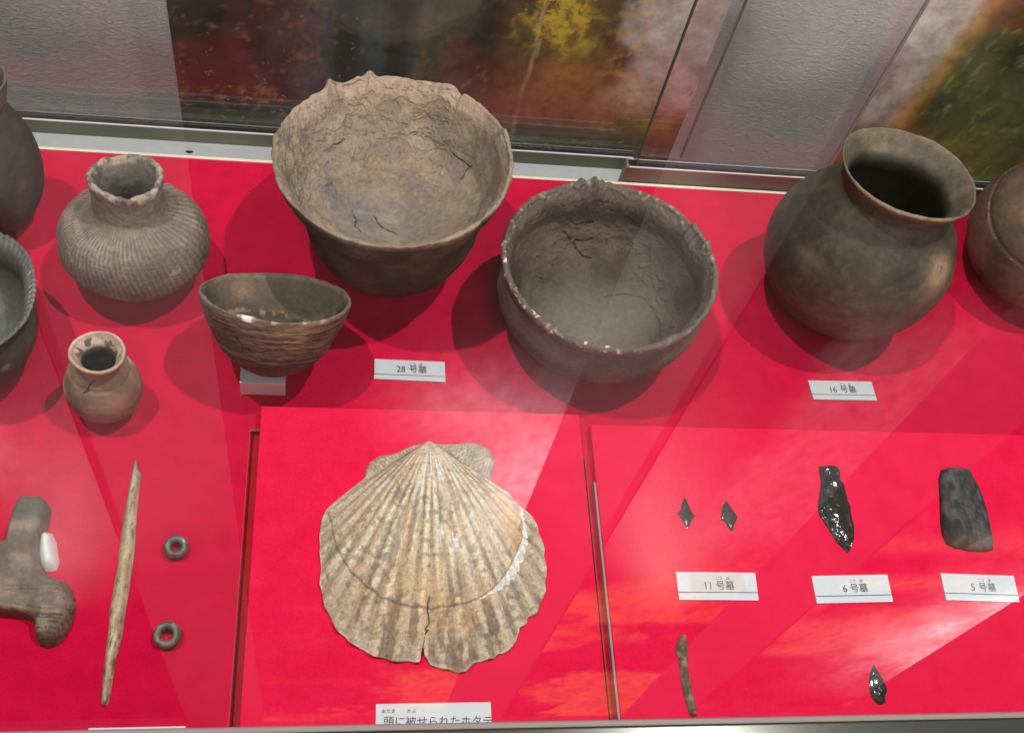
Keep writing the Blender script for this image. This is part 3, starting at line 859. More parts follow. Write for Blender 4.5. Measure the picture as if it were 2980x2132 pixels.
def f_large(P, TH, s, SD, RR, H):
    ins = SD > 0.6
    inn = ins.astype(float)
    deg = np.degrees(TH)
    n0 = fbm(P, 45, 4, 1)
    n1 = fbm(P, 130, 5, 2)
    fl = fbm(P * [1, 1, 0.6] + 0.01 * np.stack([n0, n1, n0], -1), 120, 4, 3, 0.55, True)
    n4 = fbm(P, 22, 3, 4)
    rough_zone = np.clip(sst(0.42, 0.62, s + 0.12 * n4 + 0.10 * sst(-.02, .05, P[..., 1])) * (1 - 0.85 * sst(0.030, 0.05, P[..., 0] - 0.3 * (P[..., 1] - 0.03))), 0, 1) * inn
    wp = np.stack([fbm(P, 90, 3, 14), fbm(P, 90, 3, 15), fbm(P, 90, 3, 16)], -1) * 0.006
    tn = fbm((P + wp) * [1, 1, 1.5], 34, 4, 17, 0.6) * 5.5
    tf = tn - np.floor(tn)
    terr = np.floor(tn) + sst(0.0, 0.16, tf) - 0.35 * tf
    fl = fl * 0.35 + 0.65 * fbm(P + wp, 60, 4, 18, 0.6)
    d = 0.0006 * n1 + 0.0012 * n0
    d = d + rough_zone * (0.0008 * fl + 0.00075 * terr)
    d = d + inn * (1 - rough_zone) * 0.0006 * fbm(P + wp, 40, 4, 9)
    ck = crackd(P, CRK['large_bowl'][:5], 0.0009) * inn
    d = d + inn * ck * (0.004)     # inner normals face inward: positive moves toward the hollow
    d = d - 2 * inn * ck * 0.0028
    outm = 1 - inn
    d = d - outm * 0.0016 * (np.exp(-((s - 0.90) / 0.014) ** 2) + 0.8 * np.exp(-((s - 0.80) / 0.014) ** 2))
    lipm = np.exp(-((s - 1.0) / 0.03) ** 2)
    d = d + lipm * 0.0012 * fbm(P, 160, 4, 5)
    rz = 0.0016 * np.sin(TH * 2 + 1) + 0.0012 * fbm(P * [1, 1, 0], 60, 4, 6)
    for c, wd, h in ((101, 2.6, 0.0045), (107, 2.0, 0.002), (122, 2.2, 0.0048), (119, 3.4, 0.0018), (62, 6, 0.002), (16, 4, 0.0028), (352, 4, 0.002), (172, 4, 0.0028)):
        dd = (deg - c + 180) % 360 - 180
        rz = rz + 1.35 * h * np.exp(-(dd / wd) ** 2)
    dd = deg - 54
    rz = rz - 0.0028 * sst(0, 2, dd + 1) * (1 - sst(1, 5, dd))
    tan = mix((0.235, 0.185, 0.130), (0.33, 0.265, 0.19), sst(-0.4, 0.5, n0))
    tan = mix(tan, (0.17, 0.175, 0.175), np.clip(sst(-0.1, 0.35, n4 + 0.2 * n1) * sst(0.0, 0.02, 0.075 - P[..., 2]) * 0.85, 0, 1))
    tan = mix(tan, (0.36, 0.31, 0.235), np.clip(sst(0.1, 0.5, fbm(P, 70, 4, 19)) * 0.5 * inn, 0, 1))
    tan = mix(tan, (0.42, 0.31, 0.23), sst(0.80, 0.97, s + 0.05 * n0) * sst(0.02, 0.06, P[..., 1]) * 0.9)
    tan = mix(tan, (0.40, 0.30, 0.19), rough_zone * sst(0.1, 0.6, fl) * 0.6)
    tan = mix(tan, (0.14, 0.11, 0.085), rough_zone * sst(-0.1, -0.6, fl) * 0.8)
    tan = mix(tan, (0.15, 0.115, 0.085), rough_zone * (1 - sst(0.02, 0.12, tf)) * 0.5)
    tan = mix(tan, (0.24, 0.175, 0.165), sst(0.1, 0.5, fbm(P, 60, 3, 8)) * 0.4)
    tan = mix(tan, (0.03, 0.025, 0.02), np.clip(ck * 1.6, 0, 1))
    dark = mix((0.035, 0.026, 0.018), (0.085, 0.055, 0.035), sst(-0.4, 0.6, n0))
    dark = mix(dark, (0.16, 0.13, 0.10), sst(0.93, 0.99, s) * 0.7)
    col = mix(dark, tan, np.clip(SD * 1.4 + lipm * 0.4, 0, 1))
    return d, rz, col


def f_round(P, TH, s, SD, RR, H):
    inn = (SD > 0.6).astype(float)
    deg = np.degrees(TH)
    n0 = fbm(P, 45, 4, 101)
    n1 = fbm(P, 150, 5, 102)
    n4 = fbm(P, 20, 3, 103)
    fl = fbm(P, 70, 4, 104, 0.5, True)
    back = sst(0.0, 0.05, P[..., 1]) * sst(0.15, 0.45, s)
    d = 0.0005 * n1 + 0.0008 * n0 + inn * back * (0.0008 * fl)
    wp = np.stack([fbm(P, 80, 3, 114), fbm(P, 80, 3, 115), fbm(P, 80, 3, 116)], -1) * 0.008
    tn = fbm(P + wp, 30, 4, 117, 0.6) * 4.5
    tf = tn - np.floor(tn)
    terr = np.floor(tn) + sst(0.0, 0.18, tf) - 0.4 * tf
    wallz = inn * sst(0.16, 0.34, s + 0.06 * n4)
    d = d + wallz * (0.00055 * terr + 0.0007 * fbm(P + wp, 120, 4, 118))
    patch = inn * sst(0.02, -0.02, np.abs(P[..., 0] + 0.004 + 0.25 * (P[..., 2] - 0.05)) - 0.030 + 0.008 * n0) * sst(0.036, 0.044, P[..., 2] + 0.006 * n4) * (P[..., 1] > 0)
    d = d + patch * (0.0022 + 0.0012 * np.round(fl * 2.5) / 2)
    ck = crackd(P, CRK['round_bowl'][:3] + CRK['round_bowl'][4:5], 0.0009) * inn
    disc = np.clip(1 - dpoly(P, CRK['round_bowl_disc'][0]) / 0.0009, 0, 1) * inn
    d = d - inn * ck * 0.0022 - disc * 0.0008
    outm = 1 - inn
    d = d - outm * 0.0022 * np.exp(-((s - 0.865) / 0.020) ** 2) + outm * 0.0008 * sst(0.88, 0.93, s)
    cord = np.sin(TH * 150 + 60 * s + 6 * n0) * np.sin(s * 260 + 4 * n0 + TH * 20)
    band = outm * sst(0.30, 0.45, s) * (1 - sst(0.76, 0.82, s))
    d = d + band * 0.00045 * cord
    ck2 = crackd(P, [CRK['round_out'][0][1:]], 0.0012) * outm
    d = d - ck2 * 0.0015
    lipm = np.exp(-((s - 1.0) / 0.035) ** 2)
    d = d + lipm * 0.0011 * fbm(P, 170, 4, 105)
    rz = 0.0012 * np.sin(TH * 2 + 2) + 0.0011 * fbm(P * [1, 1, 0], 70, 4, 106)
    for c, wd, h in ((93, 1.8, 0.0052), (88.5, 1.4, 0.0035), (101, 1.6, 0.0035), (97, 5, 0.0025), (106, 1.5, 0.0020), (84, 2, 0.0018),
                     (29, 1.2, 0.0028), (23, 0.8, 0.0020), (15, 1.6, 0.0030), (7, 0.9, 0.0024), (359, 2.4, 0.0020), (335, 5, -0.0012), (205, 4, 0.0010), (240, 5, -0.0012), (274, 2.5, 0.0016), (299, 3, 0.0018)):
        dd = (deg - c + 180) % 360 - 180
        rz = rz + h * np.exp(-(dd / wd) ** 2)
    ic = mix((0.060, 0.048, 0.036), (0.115, 0.098, 0.078), sst(-0.5, 0.5, n0))
    ic = mix(ic, (0.155, 0.150, 0.128), (1 - sst(0.10, 0.42, s)) * sst(0.02, -0.03, P[..., 1] - 0.03 + 0.02 * n4))
    ic = mix(ic, (0.20, 0.185, 0.145), blob(P, (-0.005, -0.025, 0.006), 0.02) * 0.8)
    ic = mix(ic, (0.045, 0.036, 0.028), wallz * (1 - sst(0.02, 0.12, tf)) * 0.45)
    ic = mix(ic, (0.05, 0.042, 0.032), patch * 0.55)
    ic = mix(ic, (0.16, 0.135, 0.11), sst(0.82, 0.95, s) * 0.3)
    ic = mix(ic, (0.15, 0.11, 0.075), sst(0.1, 0.5, n4) * back * 0.5)
    ic = mix(ic, (0.012, 0.01, 0.008), np.clip(ck * 1.6 + disc * 0.6, 0, 1))
    oc = mix((0.085, 0.070, 0.060), (0.15, 0.125, 0.108), sst(-0.5, 0.5, n0))
    oc = mix(oc, (0.19, 0.165, 0.14), band * sst(0.2, 0.9, cord) * 0.6)
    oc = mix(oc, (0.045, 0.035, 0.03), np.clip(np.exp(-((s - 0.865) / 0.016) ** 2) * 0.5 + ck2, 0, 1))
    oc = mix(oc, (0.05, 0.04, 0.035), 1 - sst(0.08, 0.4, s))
    col = mix(oc, ic, SD > 0.4)
    rim = sst(0.93, 0.985, s)
    col = mix(col, (0.13, 0.115, 0.10), rim * 0.7)
    sp = sst(0.42, 0.55, fbm(P, 330, 2, 107)) * rim * sst(150, 185, deg) * (1 - sst(262, 285, deg))
    col = mix(col, (0.75, 0.74, 0.70), sp)
    sp2 = sst(0.25, 0.42, fbm(P, 300, 3, 108)) * sst(0.955, 0.985, s)
    col = mix(col, (0.36, 0.32, 0.27), sp2 * 0.7)
    return d, rz, col


def f_jar16(P, TH, s, SD, RR, H):
    inn = (SD > 0.6).astype(float)
    n0 = fbm(P, 32, 4, 201)
    n1 = fbm(P, 140, 5, 202)
    n4 = fbm(P, 16, 3, 203)
    d = 0.0003 * n1 + 0.0007 * n0
    lipm = np.exp(-((s - 1.0) / 0.02) ** 2)
    d = d + lipm * 0.0006 * fbm(P, 150, 4, 205)
    rz = 0.0008 * np.sin(TH * 3) + 0.0006 * fbm(P * [1, 1, 0], 90, 4, 206)
    c = mix((0.060, 0.055, 0.036), (0.115, 0.105, 0.072), sst(-0.5, 0.5, n0))
    c = mix(c, (0.050, 0.055, 0.048), sst(0.05, 0.3, n4 + 0.3 * n1) * 0.85)
    c = mix(c, (0.15, 0.125, 0.09), sst(0.15, 0.5, fbm(P * [1.6, 1.6, 0.8], 90, 4, 207)) * 0.3)
    c = mix(c, (0.030, 0.028, 0.022), sst(0.1, 0.5, fbm(P, 50, 4, 208)) * 0.6)
    c = mix(c, (0.17, 0.145, 0.10), sst(0.1, 0.5, fbm(P * [1, 1, 2], 28, 3, 204)) * 0.45)
    c = mix(c, (0.17, 0.085, 0.03), blob(P, (-0.01, -0.062, 0.022), 0.024) * 0.6)
    c = mix(c, (0.125, 0.12, 0.125), blob(P, (0.012, -0.070, 0.050), 0.020) * 0.8)
    pt = blob(P, (0.034, -0.050, 0.102), 0.013) * sst(-0.3, 0.1, n1 + 0.4)
    c = mix(c, (0.33, 0.27, 0.20), np.clip(pt * 1.7, 0, 1))
    rim = sst(0.93, 0.97, s)
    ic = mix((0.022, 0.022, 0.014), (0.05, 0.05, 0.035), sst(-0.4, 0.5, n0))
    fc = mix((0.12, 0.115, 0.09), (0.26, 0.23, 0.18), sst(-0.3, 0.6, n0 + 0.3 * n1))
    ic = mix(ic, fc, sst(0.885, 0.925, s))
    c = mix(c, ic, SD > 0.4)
    c = mix(c, (0.30, 0.26, 0.20), lipm * (0.4 + 0.4 * n1))
    return d, rz, c


def f_squat(P, TH, s, SD, RR, H):
    inn = (SD > 0.6).astype(float)
    n0 = fbm(P, 55, 4, 301)
    n1 = fbm(P, 220, 5, 302)
    n4 = fbm(P, 24, 3, 303)
    d = 0.0004 * n1 + 0.0006 * n0
    neck = sst(0.66, 0.72, s)
    body = (1 - neck) * (1 - inn)
    ph = TH * 70 + 40.0 * s * np.cos(TH + 0.9) + 2.6 * n0 + 1.2 * n1
    dots = np.sin(s * 210 + 3.0 * n0 + 9 * TH) * sst(-0.4, 0.4, np.cos(TH - 4.5) + 0.3 * n4)
    st = np.sin(ph) * 0.75 + 0.35 * dots + 0.9 * n1 + 0.5 * n0
    zone = body * sst(0.16, 0.32, s) * sst(-0.5, 0.0, n4 + 0.35)
    bump = sst(-0.2, 0.6, st)
    brk = sst(-0.3, 0.3, np.sin(s * 150 + 3 * n0 + TH * 7))
    d = d + zone * (bump - 0.5) * 0.00035
    lipm = np.exp(-((s - 1.0) / 0.05) ** 2)
    d = d + np.maximum(lipm, neck * 0.5) * 0.0021 * fbm(P, 170, 4, 305)
    rz = 0.0024 * fbm(P * [1, 1, 0], 75, 4, 306) + 0.0015 * np.sin(2 * TH)
    c = mix((0.17, 0.145, 0.118), (0.255, 0.22, 0.178), sst(-0.4, 0.5, n0))
    c = mix(c, (0.070, 0.058, 0.048), zone * (1 - bump) * (0.30 + 0.35 * brk) * sst(-0.5, 0.4, n0 + 0.6 * n4 + 0.2))
    c = mix(c, (0.31, 0.27, 0.22), zone * bump * 0.35)
    c = mix(c, (0.10, 0.09, 0.08), sst(0.1, 0.4, n4) * 0.45 * body)
    pat = blob(P, (0.022, -0.043, 0.050), 0.011)
    c = mix(c, (0.11, 0.095, 0.085), pat * 0.9)
    c = mix(c, (0.125, 0.098, 0.080), neck * 0.75 * (1 - inn))
    c = mix(c, (0.105, 0.10, 0.09), inn)
    c = mix(c, (0.10, 0.09, 0.085), (1 - sst(0.1, 0.28, s)) * (1 - inn) * 0.7)
    rimm = sst(0.955, 0.99, s)
    c = mix(c, (0.30, 0.26, 0.215), rimm * sst(-0.3, 0.3, n1))
    c = mix(c, (0.10, 0.095, 0.09), rimm * (1 - sst(-0.3, 0.1, n1)) * 0.8)
    return d, rz, c


def f_smalljar(P, TH, s, SD, RR, H):
    inn = (SD > 0.6).astype(float)
    deg = np.degrees(TH)
    n0 = fbm(P, 80, 4, 401)
    n1 = fbm(P, 260, 5, 402)
    n4 = fbm(P, 40, 3, 403)
    d = 0.0002 * n1 + 0.0004 * n0
    d = d - (1 - inn) * 0.0006 * np.exp(-((s - 0.70) / 0.02) ** 2)
    ck = crackd(P, CRK['small_jar'], 0.0007) * (1 - inn)
    d = d - ck * 0.0012
    rz = 0.0008 * np.sin(2 * TH) + 0.0006 * fbm(P * [1, 1, 0], 120, 4, 406)
    c = mix((0.15, 0.115, 0.085), (0.24, 0.185, 0.13), sst(-0.4, 0.5, n0))
    c = mix(c, (0.30, 0.22, 0.15), blob(P, (0.006, -0.024, 0.034), 0.014) * 0.6)
    c = mix(c, (0.135, 0.125, 0.12), blob(P, (-0.018, -0.014, 0.030), 0.012) * 0.8)
    pl = sst(0.0, 0.5, n4) * (blob(P, (-0.024, -0.004, 0.022), 0.010) + blob(P, (0.020, 0.012, 0.046), 0.008))
    c = mix(c, (0.62, 0.57, 0.50), np.clip(pl * 1.6, 0, 1))
    c = mix(c, (0.03, 0.025, 0.02), np.clip(ck * 1.6, 0, 1))
    rim = sst(0.86, 0.92, s) * (SD > 0.3)
    ic = mix((0.055, 0.045, 0.04), (0.11, 0.09, 0.08), sst(-0.3, 0.5, n0))
    c = mix(c, ic, inn * (1 - rim))
    wh = mix((0.34, 0.28, 0.22), (0.50, 0.44, 0.37), sst(-0.3, 0.4, n0))
    wh = mix(wh, (0.10, 0.085, 0.075), sst(0.12, 0.28, fbm(P * [1, 1, 0.5], 260, 3, 407)) * (1 - sst(0.97, 0.995, s)))
    c = mix(c, wh, rim * sst(195, 170, np.abs(deg - 5)) if False else rim * (0.35 + 0.65 * sst(-0.008, 0.004, P[..., 1])))
    c = mix(c, (0.36, 0.27, 0.19), sst(0.96, 0.99, s) * (1 - inn) * (P[..., 1] < 0) * 0.8)
    return d, rz, c


def f_smallbowl(P, TH, s, SD, RR, H):
    inn = (SD > 0.6).astype(float)
    deg = np.degrees(TH)
    n0 = fbm(P, 60, 4, 501)
    n1 = fbm(P, 220, 5, 502)
    n4 = fbm(P, 26, 3, 503)
    st = fbm(P * [0.35, 0.35, 3.2] + 0.004 * n0[..., None], 90, 4, 504, 0.55, True)
    outm = 1 - inn
    d = 0.0003 * n1 + 0.0007 * n0 + outm * 0.0009 * st
    ck = crackd(P, CRK['small_bowl'], 0.0008) * outm
    d = d - ck * 0.0011
    d = d + inn * 0.0006 * np.round(3 * n4) / 3
    rz = 0.0010 * fbm(P * [1, 1, 0], 60, 4, 506) + 0.0012 * np.sin(2 * TH + 1)
    oc = mix((0.060, 0.042, 0.030), (0.125, 0.088, 0.060), sst(-0.3, 0.6, st + 0.4 * n0))
    oc = mix(oc, (0.22, 0.14, 0.075), sst(0.45, 0.8, s) * blob(P[..., :1], (0.016,), 0.018) * sst(-0.4, 0.5, st) * 0.85)
    oc = mix(oc, (0.025, 0.018, 0.014), np.clip(ck * 1.2, 0, 1))
    oc = mix(oc, (0.07, 0.06, 0.065), (1 - sst(0.15, 0.5, s)) * 0.6)
    ic = mix((0.055, 0.050, 0.034), (0.095, 0.085, 0.062), sst(-0.4, 0.5, n0))
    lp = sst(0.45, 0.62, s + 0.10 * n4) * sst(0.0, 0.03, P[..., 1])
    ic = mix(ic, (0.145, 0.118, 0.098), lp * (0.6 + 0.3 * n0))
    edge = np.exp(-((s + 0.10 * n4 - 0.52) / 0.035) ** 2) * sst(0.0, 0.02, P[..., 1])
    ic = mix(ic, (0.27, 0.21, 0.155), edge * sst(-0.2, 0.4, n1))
    ic = mix(ic, (0.29, 0.20, 0.13), blob(P, (-0.024, 0.036, 0.047), 0.008) * 0.9)
    col = mix(oc, ic, SD > 0.4)
    lipm = np.exp(-((s - 1.0) / 0.03) ** 2)
    col = mix(col, (0.25, 0.21, 0.17), lipm * 0.6)
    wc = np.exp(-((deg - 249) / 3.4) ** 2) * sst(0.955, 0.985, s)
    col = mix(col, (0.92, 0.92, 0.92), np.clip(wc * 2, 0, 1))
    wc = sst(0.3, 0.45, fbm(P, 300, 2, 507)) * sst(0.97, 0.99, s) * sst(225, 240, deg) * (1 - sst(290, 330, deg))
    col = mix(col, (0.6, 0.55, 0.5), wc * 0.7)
    return d, rz, col


def f_leftjar(P, TH, s, SD, RR, H):
    n0 = fbm(P, 40, 4, 601)
    n1 = fbm(P, 180, 5, 602)
    d = 0.0005 * n1 + 0.0009 * n0
    rz = 0.001 * np.sin(2 * TH)
    c = mix((0.060, 0.050, 0.045), (0.115, 0.095, 0.085), sst(-0.4, 0.5, n0))
    b = np.exp(-((s - 0.47 - 0.04 * np.sin(TH * 3)) / 0.05) ** 2)
    c = mix(c, (0.26, 0.19, 0.12), b * sst(-0.1, 0.4, n0) * 0.9)
    c = mix(c, (0.18, 0.16, 0.15), np.exp(-((s - 1) / 0.1) ** 2) * 0.6)
    return d, rz, c


def f_leftbowl(P, TH, s, SD, RR, H):
    inn = (SD > 0.6).astype(float)
    deg = np.degrees(TH)
    n0 = fbm(P, 50, 4, 701)
    n1 = fbm(P, 200, 5, 702)
    lipm = np.exp(-((s - 1.0) / 0.05) ** 2)
    notch = np.sin(TH * 62 + 1.2 * n0)
    d = 0.0004 * n1 + 0.0008 * n0 + lipm * 0.0002 * notch
    rz = 0.0005 * notch * sst(0.93, 1, s) + 0.001 * np.sin(2 * TH)
    ic = mix((0.105, 0.110, 0.085), (0.165, 0.172, 0.145), sst(-0.4, 0.5, n0))
    ic = mix(ic, (0.045, 0.045, 0.035), sst(0.35, 0.75, s) * sst(-0.01, 0.03, P[..., 1]) * 0.8)
    oc = mix((0.05, 0.038, 0.028), (0.10, 0.075, 0.055), sst(-0.4, 0.5, n0))
    c = mix(oc, ic, SD > 0.4)
    c = mix(c, (0.17, 0.175, 0.16), lipm * 0.7)
    w = np.exp(-((s - 1.0) / 0.022) ** 2) * sst(0.75, 0.95, notch) * ((deg > 318) | (deg < 28)) * sst(-0.25, 0.0, fbm(P, 90, 2, 703))
    c = mix(c, (0.80, 0.80, 0.78), np.clip(w * 1.3, 0, 1))
    return d, rz, c


def f_rightjar(P, TH, s, SD, RR, H):
    n0 = fbm(P, 34, 4, 801)
    n1 = fbm(P, 160, 5, 802)
    n4 = fbm(P, 18, 3, 803)
    d = 0.0005 * n1 + 0.0009 * n0
    d = d - 0.0012 * np.exp(-((s - 0.74) / 0.012) ** 2)
    rz = 0 * TH
    c = mix((0.085, 0.065, 0.042), (0.16, 0.125, 0.082), sst(-0.4, 0.5, n0))
    c = mix(c, (0.20, 0.135, 0.12), sst(0.0, 0.4, n4) * 0.6)
    c = mix(c, (0.34, 0.32, 0.29), np.exp(-((s - 0.725) / 0.006) ** 2) * 0.6 * sst(0.15, 0.4, fbm(P, 300, 2, 805)))
    return d, rz, c


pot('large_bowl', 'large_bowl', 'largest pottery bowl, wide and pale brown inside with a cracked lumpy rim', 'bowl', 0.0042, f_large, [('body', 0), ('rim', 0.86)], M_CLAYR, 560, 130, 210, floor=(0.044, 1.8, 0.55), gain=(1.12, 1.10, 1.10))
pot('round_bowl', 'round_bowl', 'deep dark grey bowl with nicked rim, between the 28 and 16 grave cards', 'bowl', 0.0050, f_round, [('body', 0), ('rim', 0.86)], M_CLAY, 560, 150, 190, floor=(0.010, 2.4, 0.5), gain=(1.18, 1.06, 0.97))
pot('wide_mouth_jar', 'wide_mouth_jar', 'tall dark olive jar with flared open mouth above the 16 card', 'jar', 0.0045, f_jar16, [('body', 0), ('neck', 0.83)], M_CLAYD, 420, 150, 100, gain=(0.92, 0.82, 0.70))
pot('squat_jar', 'squat_jar', 'squat grey jar with cord marked shoulder and short rough neck', 'jar', 0.0080, f_squat, [('body', 0), ('neck', 0.70)], M_CLAYR, 620, 240, 90, gain=(1.5, 1.38, 1.28))
pot('small_jar', 'small_jar', 'smallest brown jar with a whitish chipped mouth and cracked neck', 'jar', 0.0042, f_smalljar, [('body', 0), ('neck', 0.76)], M_CLAY, 360, 150, 80, gain=(1.6, 1.42, 1.3))
pot('small_bowl', 'small_bowl', 'small conical brown bowl with ridged side, tipped back on a white block', 'bowl', 0.0032, f_smallbowl, [('body', 0), ('rim', 0.90)], M_CLAY, 420, 150, 130, gain=(1.4, 1.3, 1.2))
pot('tall_jar', 'far_left_jar', 'dark brown necked jar cut off by the left edge, beside the squat jar', 'jar', 0.004, f_leftjar, [('body', 0), ('neck', 0.72)], M_CLAY, 300, 120, 40, gain=(1.0, 0.88, 0.8))
lb, _ = pot('spouted_bowl', 'far_left_bowl', 'grey green bowl with notched white flecked rim cut off at left', 'bowl', 0.005, f_leftbowl, [('body', 0), ('rim', 0.86)], M_CLAY, 360, 110, 110, gain=(1.2, 1.2, 1.2))
pot('round_jar', 'far_right_jar', 'round brown jar cut off by the right edge, beside the tall olive jar', 'jar', 0.004, f_rightjar, [('body', 0), ('neck', 0.80)], M_CLAY, 300, 140, 40, gain=(0.95, 0.8, 0.75))

# white block under the small bowl
bl = box('block', (-0.0660, 0.4232, 0.0004), (-0.0326, 0.452, 0.0182), M_WHITE, bev=0.0006)
tag(bl, 'small white block propping up the tipped brown bowl', 'block')


# ------------------------------------------------------------------ flat lying finds
def find(name, outline, z, H, mat, label, cat, colf, prof=2.2, facets=0, flat=False, parent=None, noise=0.0006, nf=180, M=150, K=16, spine=(0.22, 0.78), seed=1, jit=0.0, under=0.0004, width_cut=0.0):
    r = np.random.default_rng(seed)
    O = np.array(outline, float)
    O = np.vstack([O, O[:1]])
    O = resamp(O, M + 1)[:-1]
    c = O.mean(0)
    u, s_, vt = np.linalg.svd(O - c)
    ax = vt[0]
    tt = (O - c) @ ax
    lo, hi = tt.min(), tt.max()
    ts = np.clip(tt, lo + (hi - lo) * spine[0], lo + (hi - lo) * spine[1])
    # the spine follows the middle of the outline
    bins = np.linspace(lo, hi, 24)
    pr = (O - c) @ np.array([-ax[1], ax[0]])
    mid = []
    for b in bins:
        k = np.argsort(np.abs(tt - b))[:8]
        mid.append((pr[k].max() + pr[k].min()) / 2)
    mid = np.interp(ts, bins, np.convolve(np.pad(mid, 2, 'edge'), np.ones(5) / 5, 'valid'))
    SP = c + ts[:, None] * ax + mid[:, None] * np.array([-ax[1], ax[0]])
    if jit:
        O = O + r.normal(0, jit, O.shape)
    rows = []
    ks = np.linspace(0, 1, K) ** 1.5
    rows.append(np.c_[O, np.full(M, z + under)])
    pl = [(r.uniform(0.55, 1.0) * H, r.normal(0, 1, 2) * facets, c + r.uniform(-0.5, 0.5) * (hi - lo) * ax + r.normal(0, 0.12, 2) * (hi - lo) * 0.4) for _ in range(26)] if facets else None
    for k in ks:
        Q = O + (SP - O) * k
        h = H * (1 - (1 - k) ** prof)
        zz = np.full(M, h)
        if facets:
            f = np.full(M, 9.0)
            for hh, gr, cc in pl:
                f = np.minimum(f, hh + (Q - cc) @ gr)
            zz = np.minimum(zz, np.maximum(f, 0.25 * H * k + 0.0002))
        P3 = np.c_[Q, np.full(M, 0.3)]
        zz = zz + noise * fbm(P3, nf, 4, seed * 7) * min(1, k * 4 + 0.15)
        rows.append(np.c_[Q, z + under + 0.0006 + np.maximum(zz, 0)])
    G = np.array(rows)
    cc3 = G[-1].mean(0)
    col = colf(G, H, z)
    F = grid_faces(len(rows), M, True)
    F = F[:, ::-1]
    org = (c[0], c[1], z)
    V = G.reshape(-1, 3)
    o = meshobj(name, V, F, mat, parent, not flat, col.reshape(-1, 3), origin=None if parent is not None else org)
    if label:
        tag(o, label, cat)
    return o


def c_bone(G, H, z):
    n = fbm(G * [3.0, 0.6, 1], 130, 4, 901)
    m = fbm(G, 60, 3, 902)
    c = mix((0.42, 0.34, 0.21), (0.72, 0.60, 0.41), sst(-0.4, 0.4, n))
    c = mix(c, (0.13, 0.10, 0.07), sst(0.15, 0.45, fbm(G * [2.5, 0.7, 1], 260, 3, 903)) * 0.8)
    c = mix(c, (0.50, 0.40, 0.22), sst(0.0, 0.5, m) * 0.4)
    top = sst(0.335, 0.36, G[..., 1])
    c = mix(c, (0.28, 0.24, 0.20), top * 0.6)
    return c


def c_clay(G, H, z):
    n = fbm(G, 120, 4, 911)
    c = mix((0.19, 0.145, 0.105), (0.33, 0.26, 0.195), sst(-0.4, 0.5, n))
    body = 1 - sst(0.262, 0.280, G[..., 1])
    ln = fbm(G * [0.35, 2.4, 1] + 0.0015 * n[..., None], 130, 4, 912, 0.5, True)
    c = mix(c, (0.055, 0.042, 0.034), body * sst(0.45, 0.75, ln) * 0.75)
    c = mix(c, (0.115, 0.115, 0.085), sst(0.312, 0.318, G[..., 1]) * 0.85)
    return c


def c_stick(G, H, z):
    n = fbm(G, 260, 4, 921)
    return mix((0.12, 0.095, 0.06), (0.36, 0.30, 0.21), sst(-0.5, 0.5, n))


def c_axe(G, H, z):
    n = fbm(G * [1.6, 0.8, 1], 150, 4, 931)
    c = mix((0.035, 0.038, 0.040), (0.12, 0.125, 0.125), sst(-0.3, 0.5, n))
    c = mix(c, (0.16, 0.165, 0.16), (1 - sst(0.297, 0.300, G[..., 1] - 0.4 * (G[..., 0] - 0.485))) * 0.8)  # paler lower end is a reflection painted into the stone colour
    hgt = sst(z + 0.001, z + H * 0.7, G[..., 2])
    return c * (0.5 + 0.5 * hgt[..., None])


def c_obs(G, H, z):
    return np.full(G.shape, 0.02)


def c_white(G, H, z):
    n = fbm(G, 90, 3, 941)
    return mix((0.66, 0.66, 0.66), (0.86, 0.86, 0.86), sst(-0.3, 0.4, n))


find('bone_needle', D['needle'], 0.0, 0.0052, M_BONE, 'long pale bone point lying upright beside the two stone rings', 'bone tool', c_bone, noise=0.0007, nf=200, M=260, K=14, spine=(0.02, 0.98), seed=3)
find('clay_fragment', D['fragment'], 0.0, 0.0160, M_CLAYR, 'grey brown clay figure fragment with stubby limbs, cut off at left', 'clay figure', c_clay, prof=7.0, noise=0.0032, nf=85, M=260, K=26, spine=(0.15, 0.85), seed=4)
find('support', D['prop'], 0.0, 0.0095, M_WHITE, 'small white support wedge beside the clay figure fragment', 'support', c_white, prof=2.0, noise=0.0012, nf=110, M=100, seed=5)
find('stick', D['stick'], ZR, 0.0042, M_STONE, 'thin rough grey brown stick, lowest on the right board', 'stick', c_stick, noise=0.0007, nf=300, M=160, K=12, spine=(0.03, 0.97), seed=6)
find('stone_point', D['point_a'], ZR, 0.0032, M_OBS, 'left black four pointed arrowhead above the 11 card', 'arrowhead', c_obs, prof=1.3, facets=0.35, flat=True, noise=0.0006, nf=300, M=30, K=4, seed=8)
find('stone_point', D['point_b'], ZR, 0.0034, M_OBS, 'right black leaf shaped arrowhead with one side barb above the 11 card', 'arrowhead', c_obs, prof=1.3, facets=0.35, flat=True, noise=0.0006, nf=300, M=30, K=4, seed=9)
find('stone_point', D['point_small'], ZR, 0.0036, M_OBS, 'black pointed arrowhead alone near the bottom right', 'arrowhead', c_obs, prof=1.4, facets=0.35, flat=True, noise=0.0008, nf=300, M=30, K=5, seed=12)
find('stone_knife', D['knife'], ZR, 0.0078, M_OBS, 'large glossy black knapped stone knife above the 6 card', 'stone knife', c_obs, prof=1.5, facets=0.42, flat=True, noise=0.0022, nf=150, M=44, K=7, seed=11, jit=0.0003)
find('stone_axe', D['axe'], ZR, 0.0080, M_STONE, 'flat dark grey polished stone axe above the 5 card', 'stone axe', c_axe, prof=5.5, noise=0.0006, nf=170, M=200, K=22, seed=13)


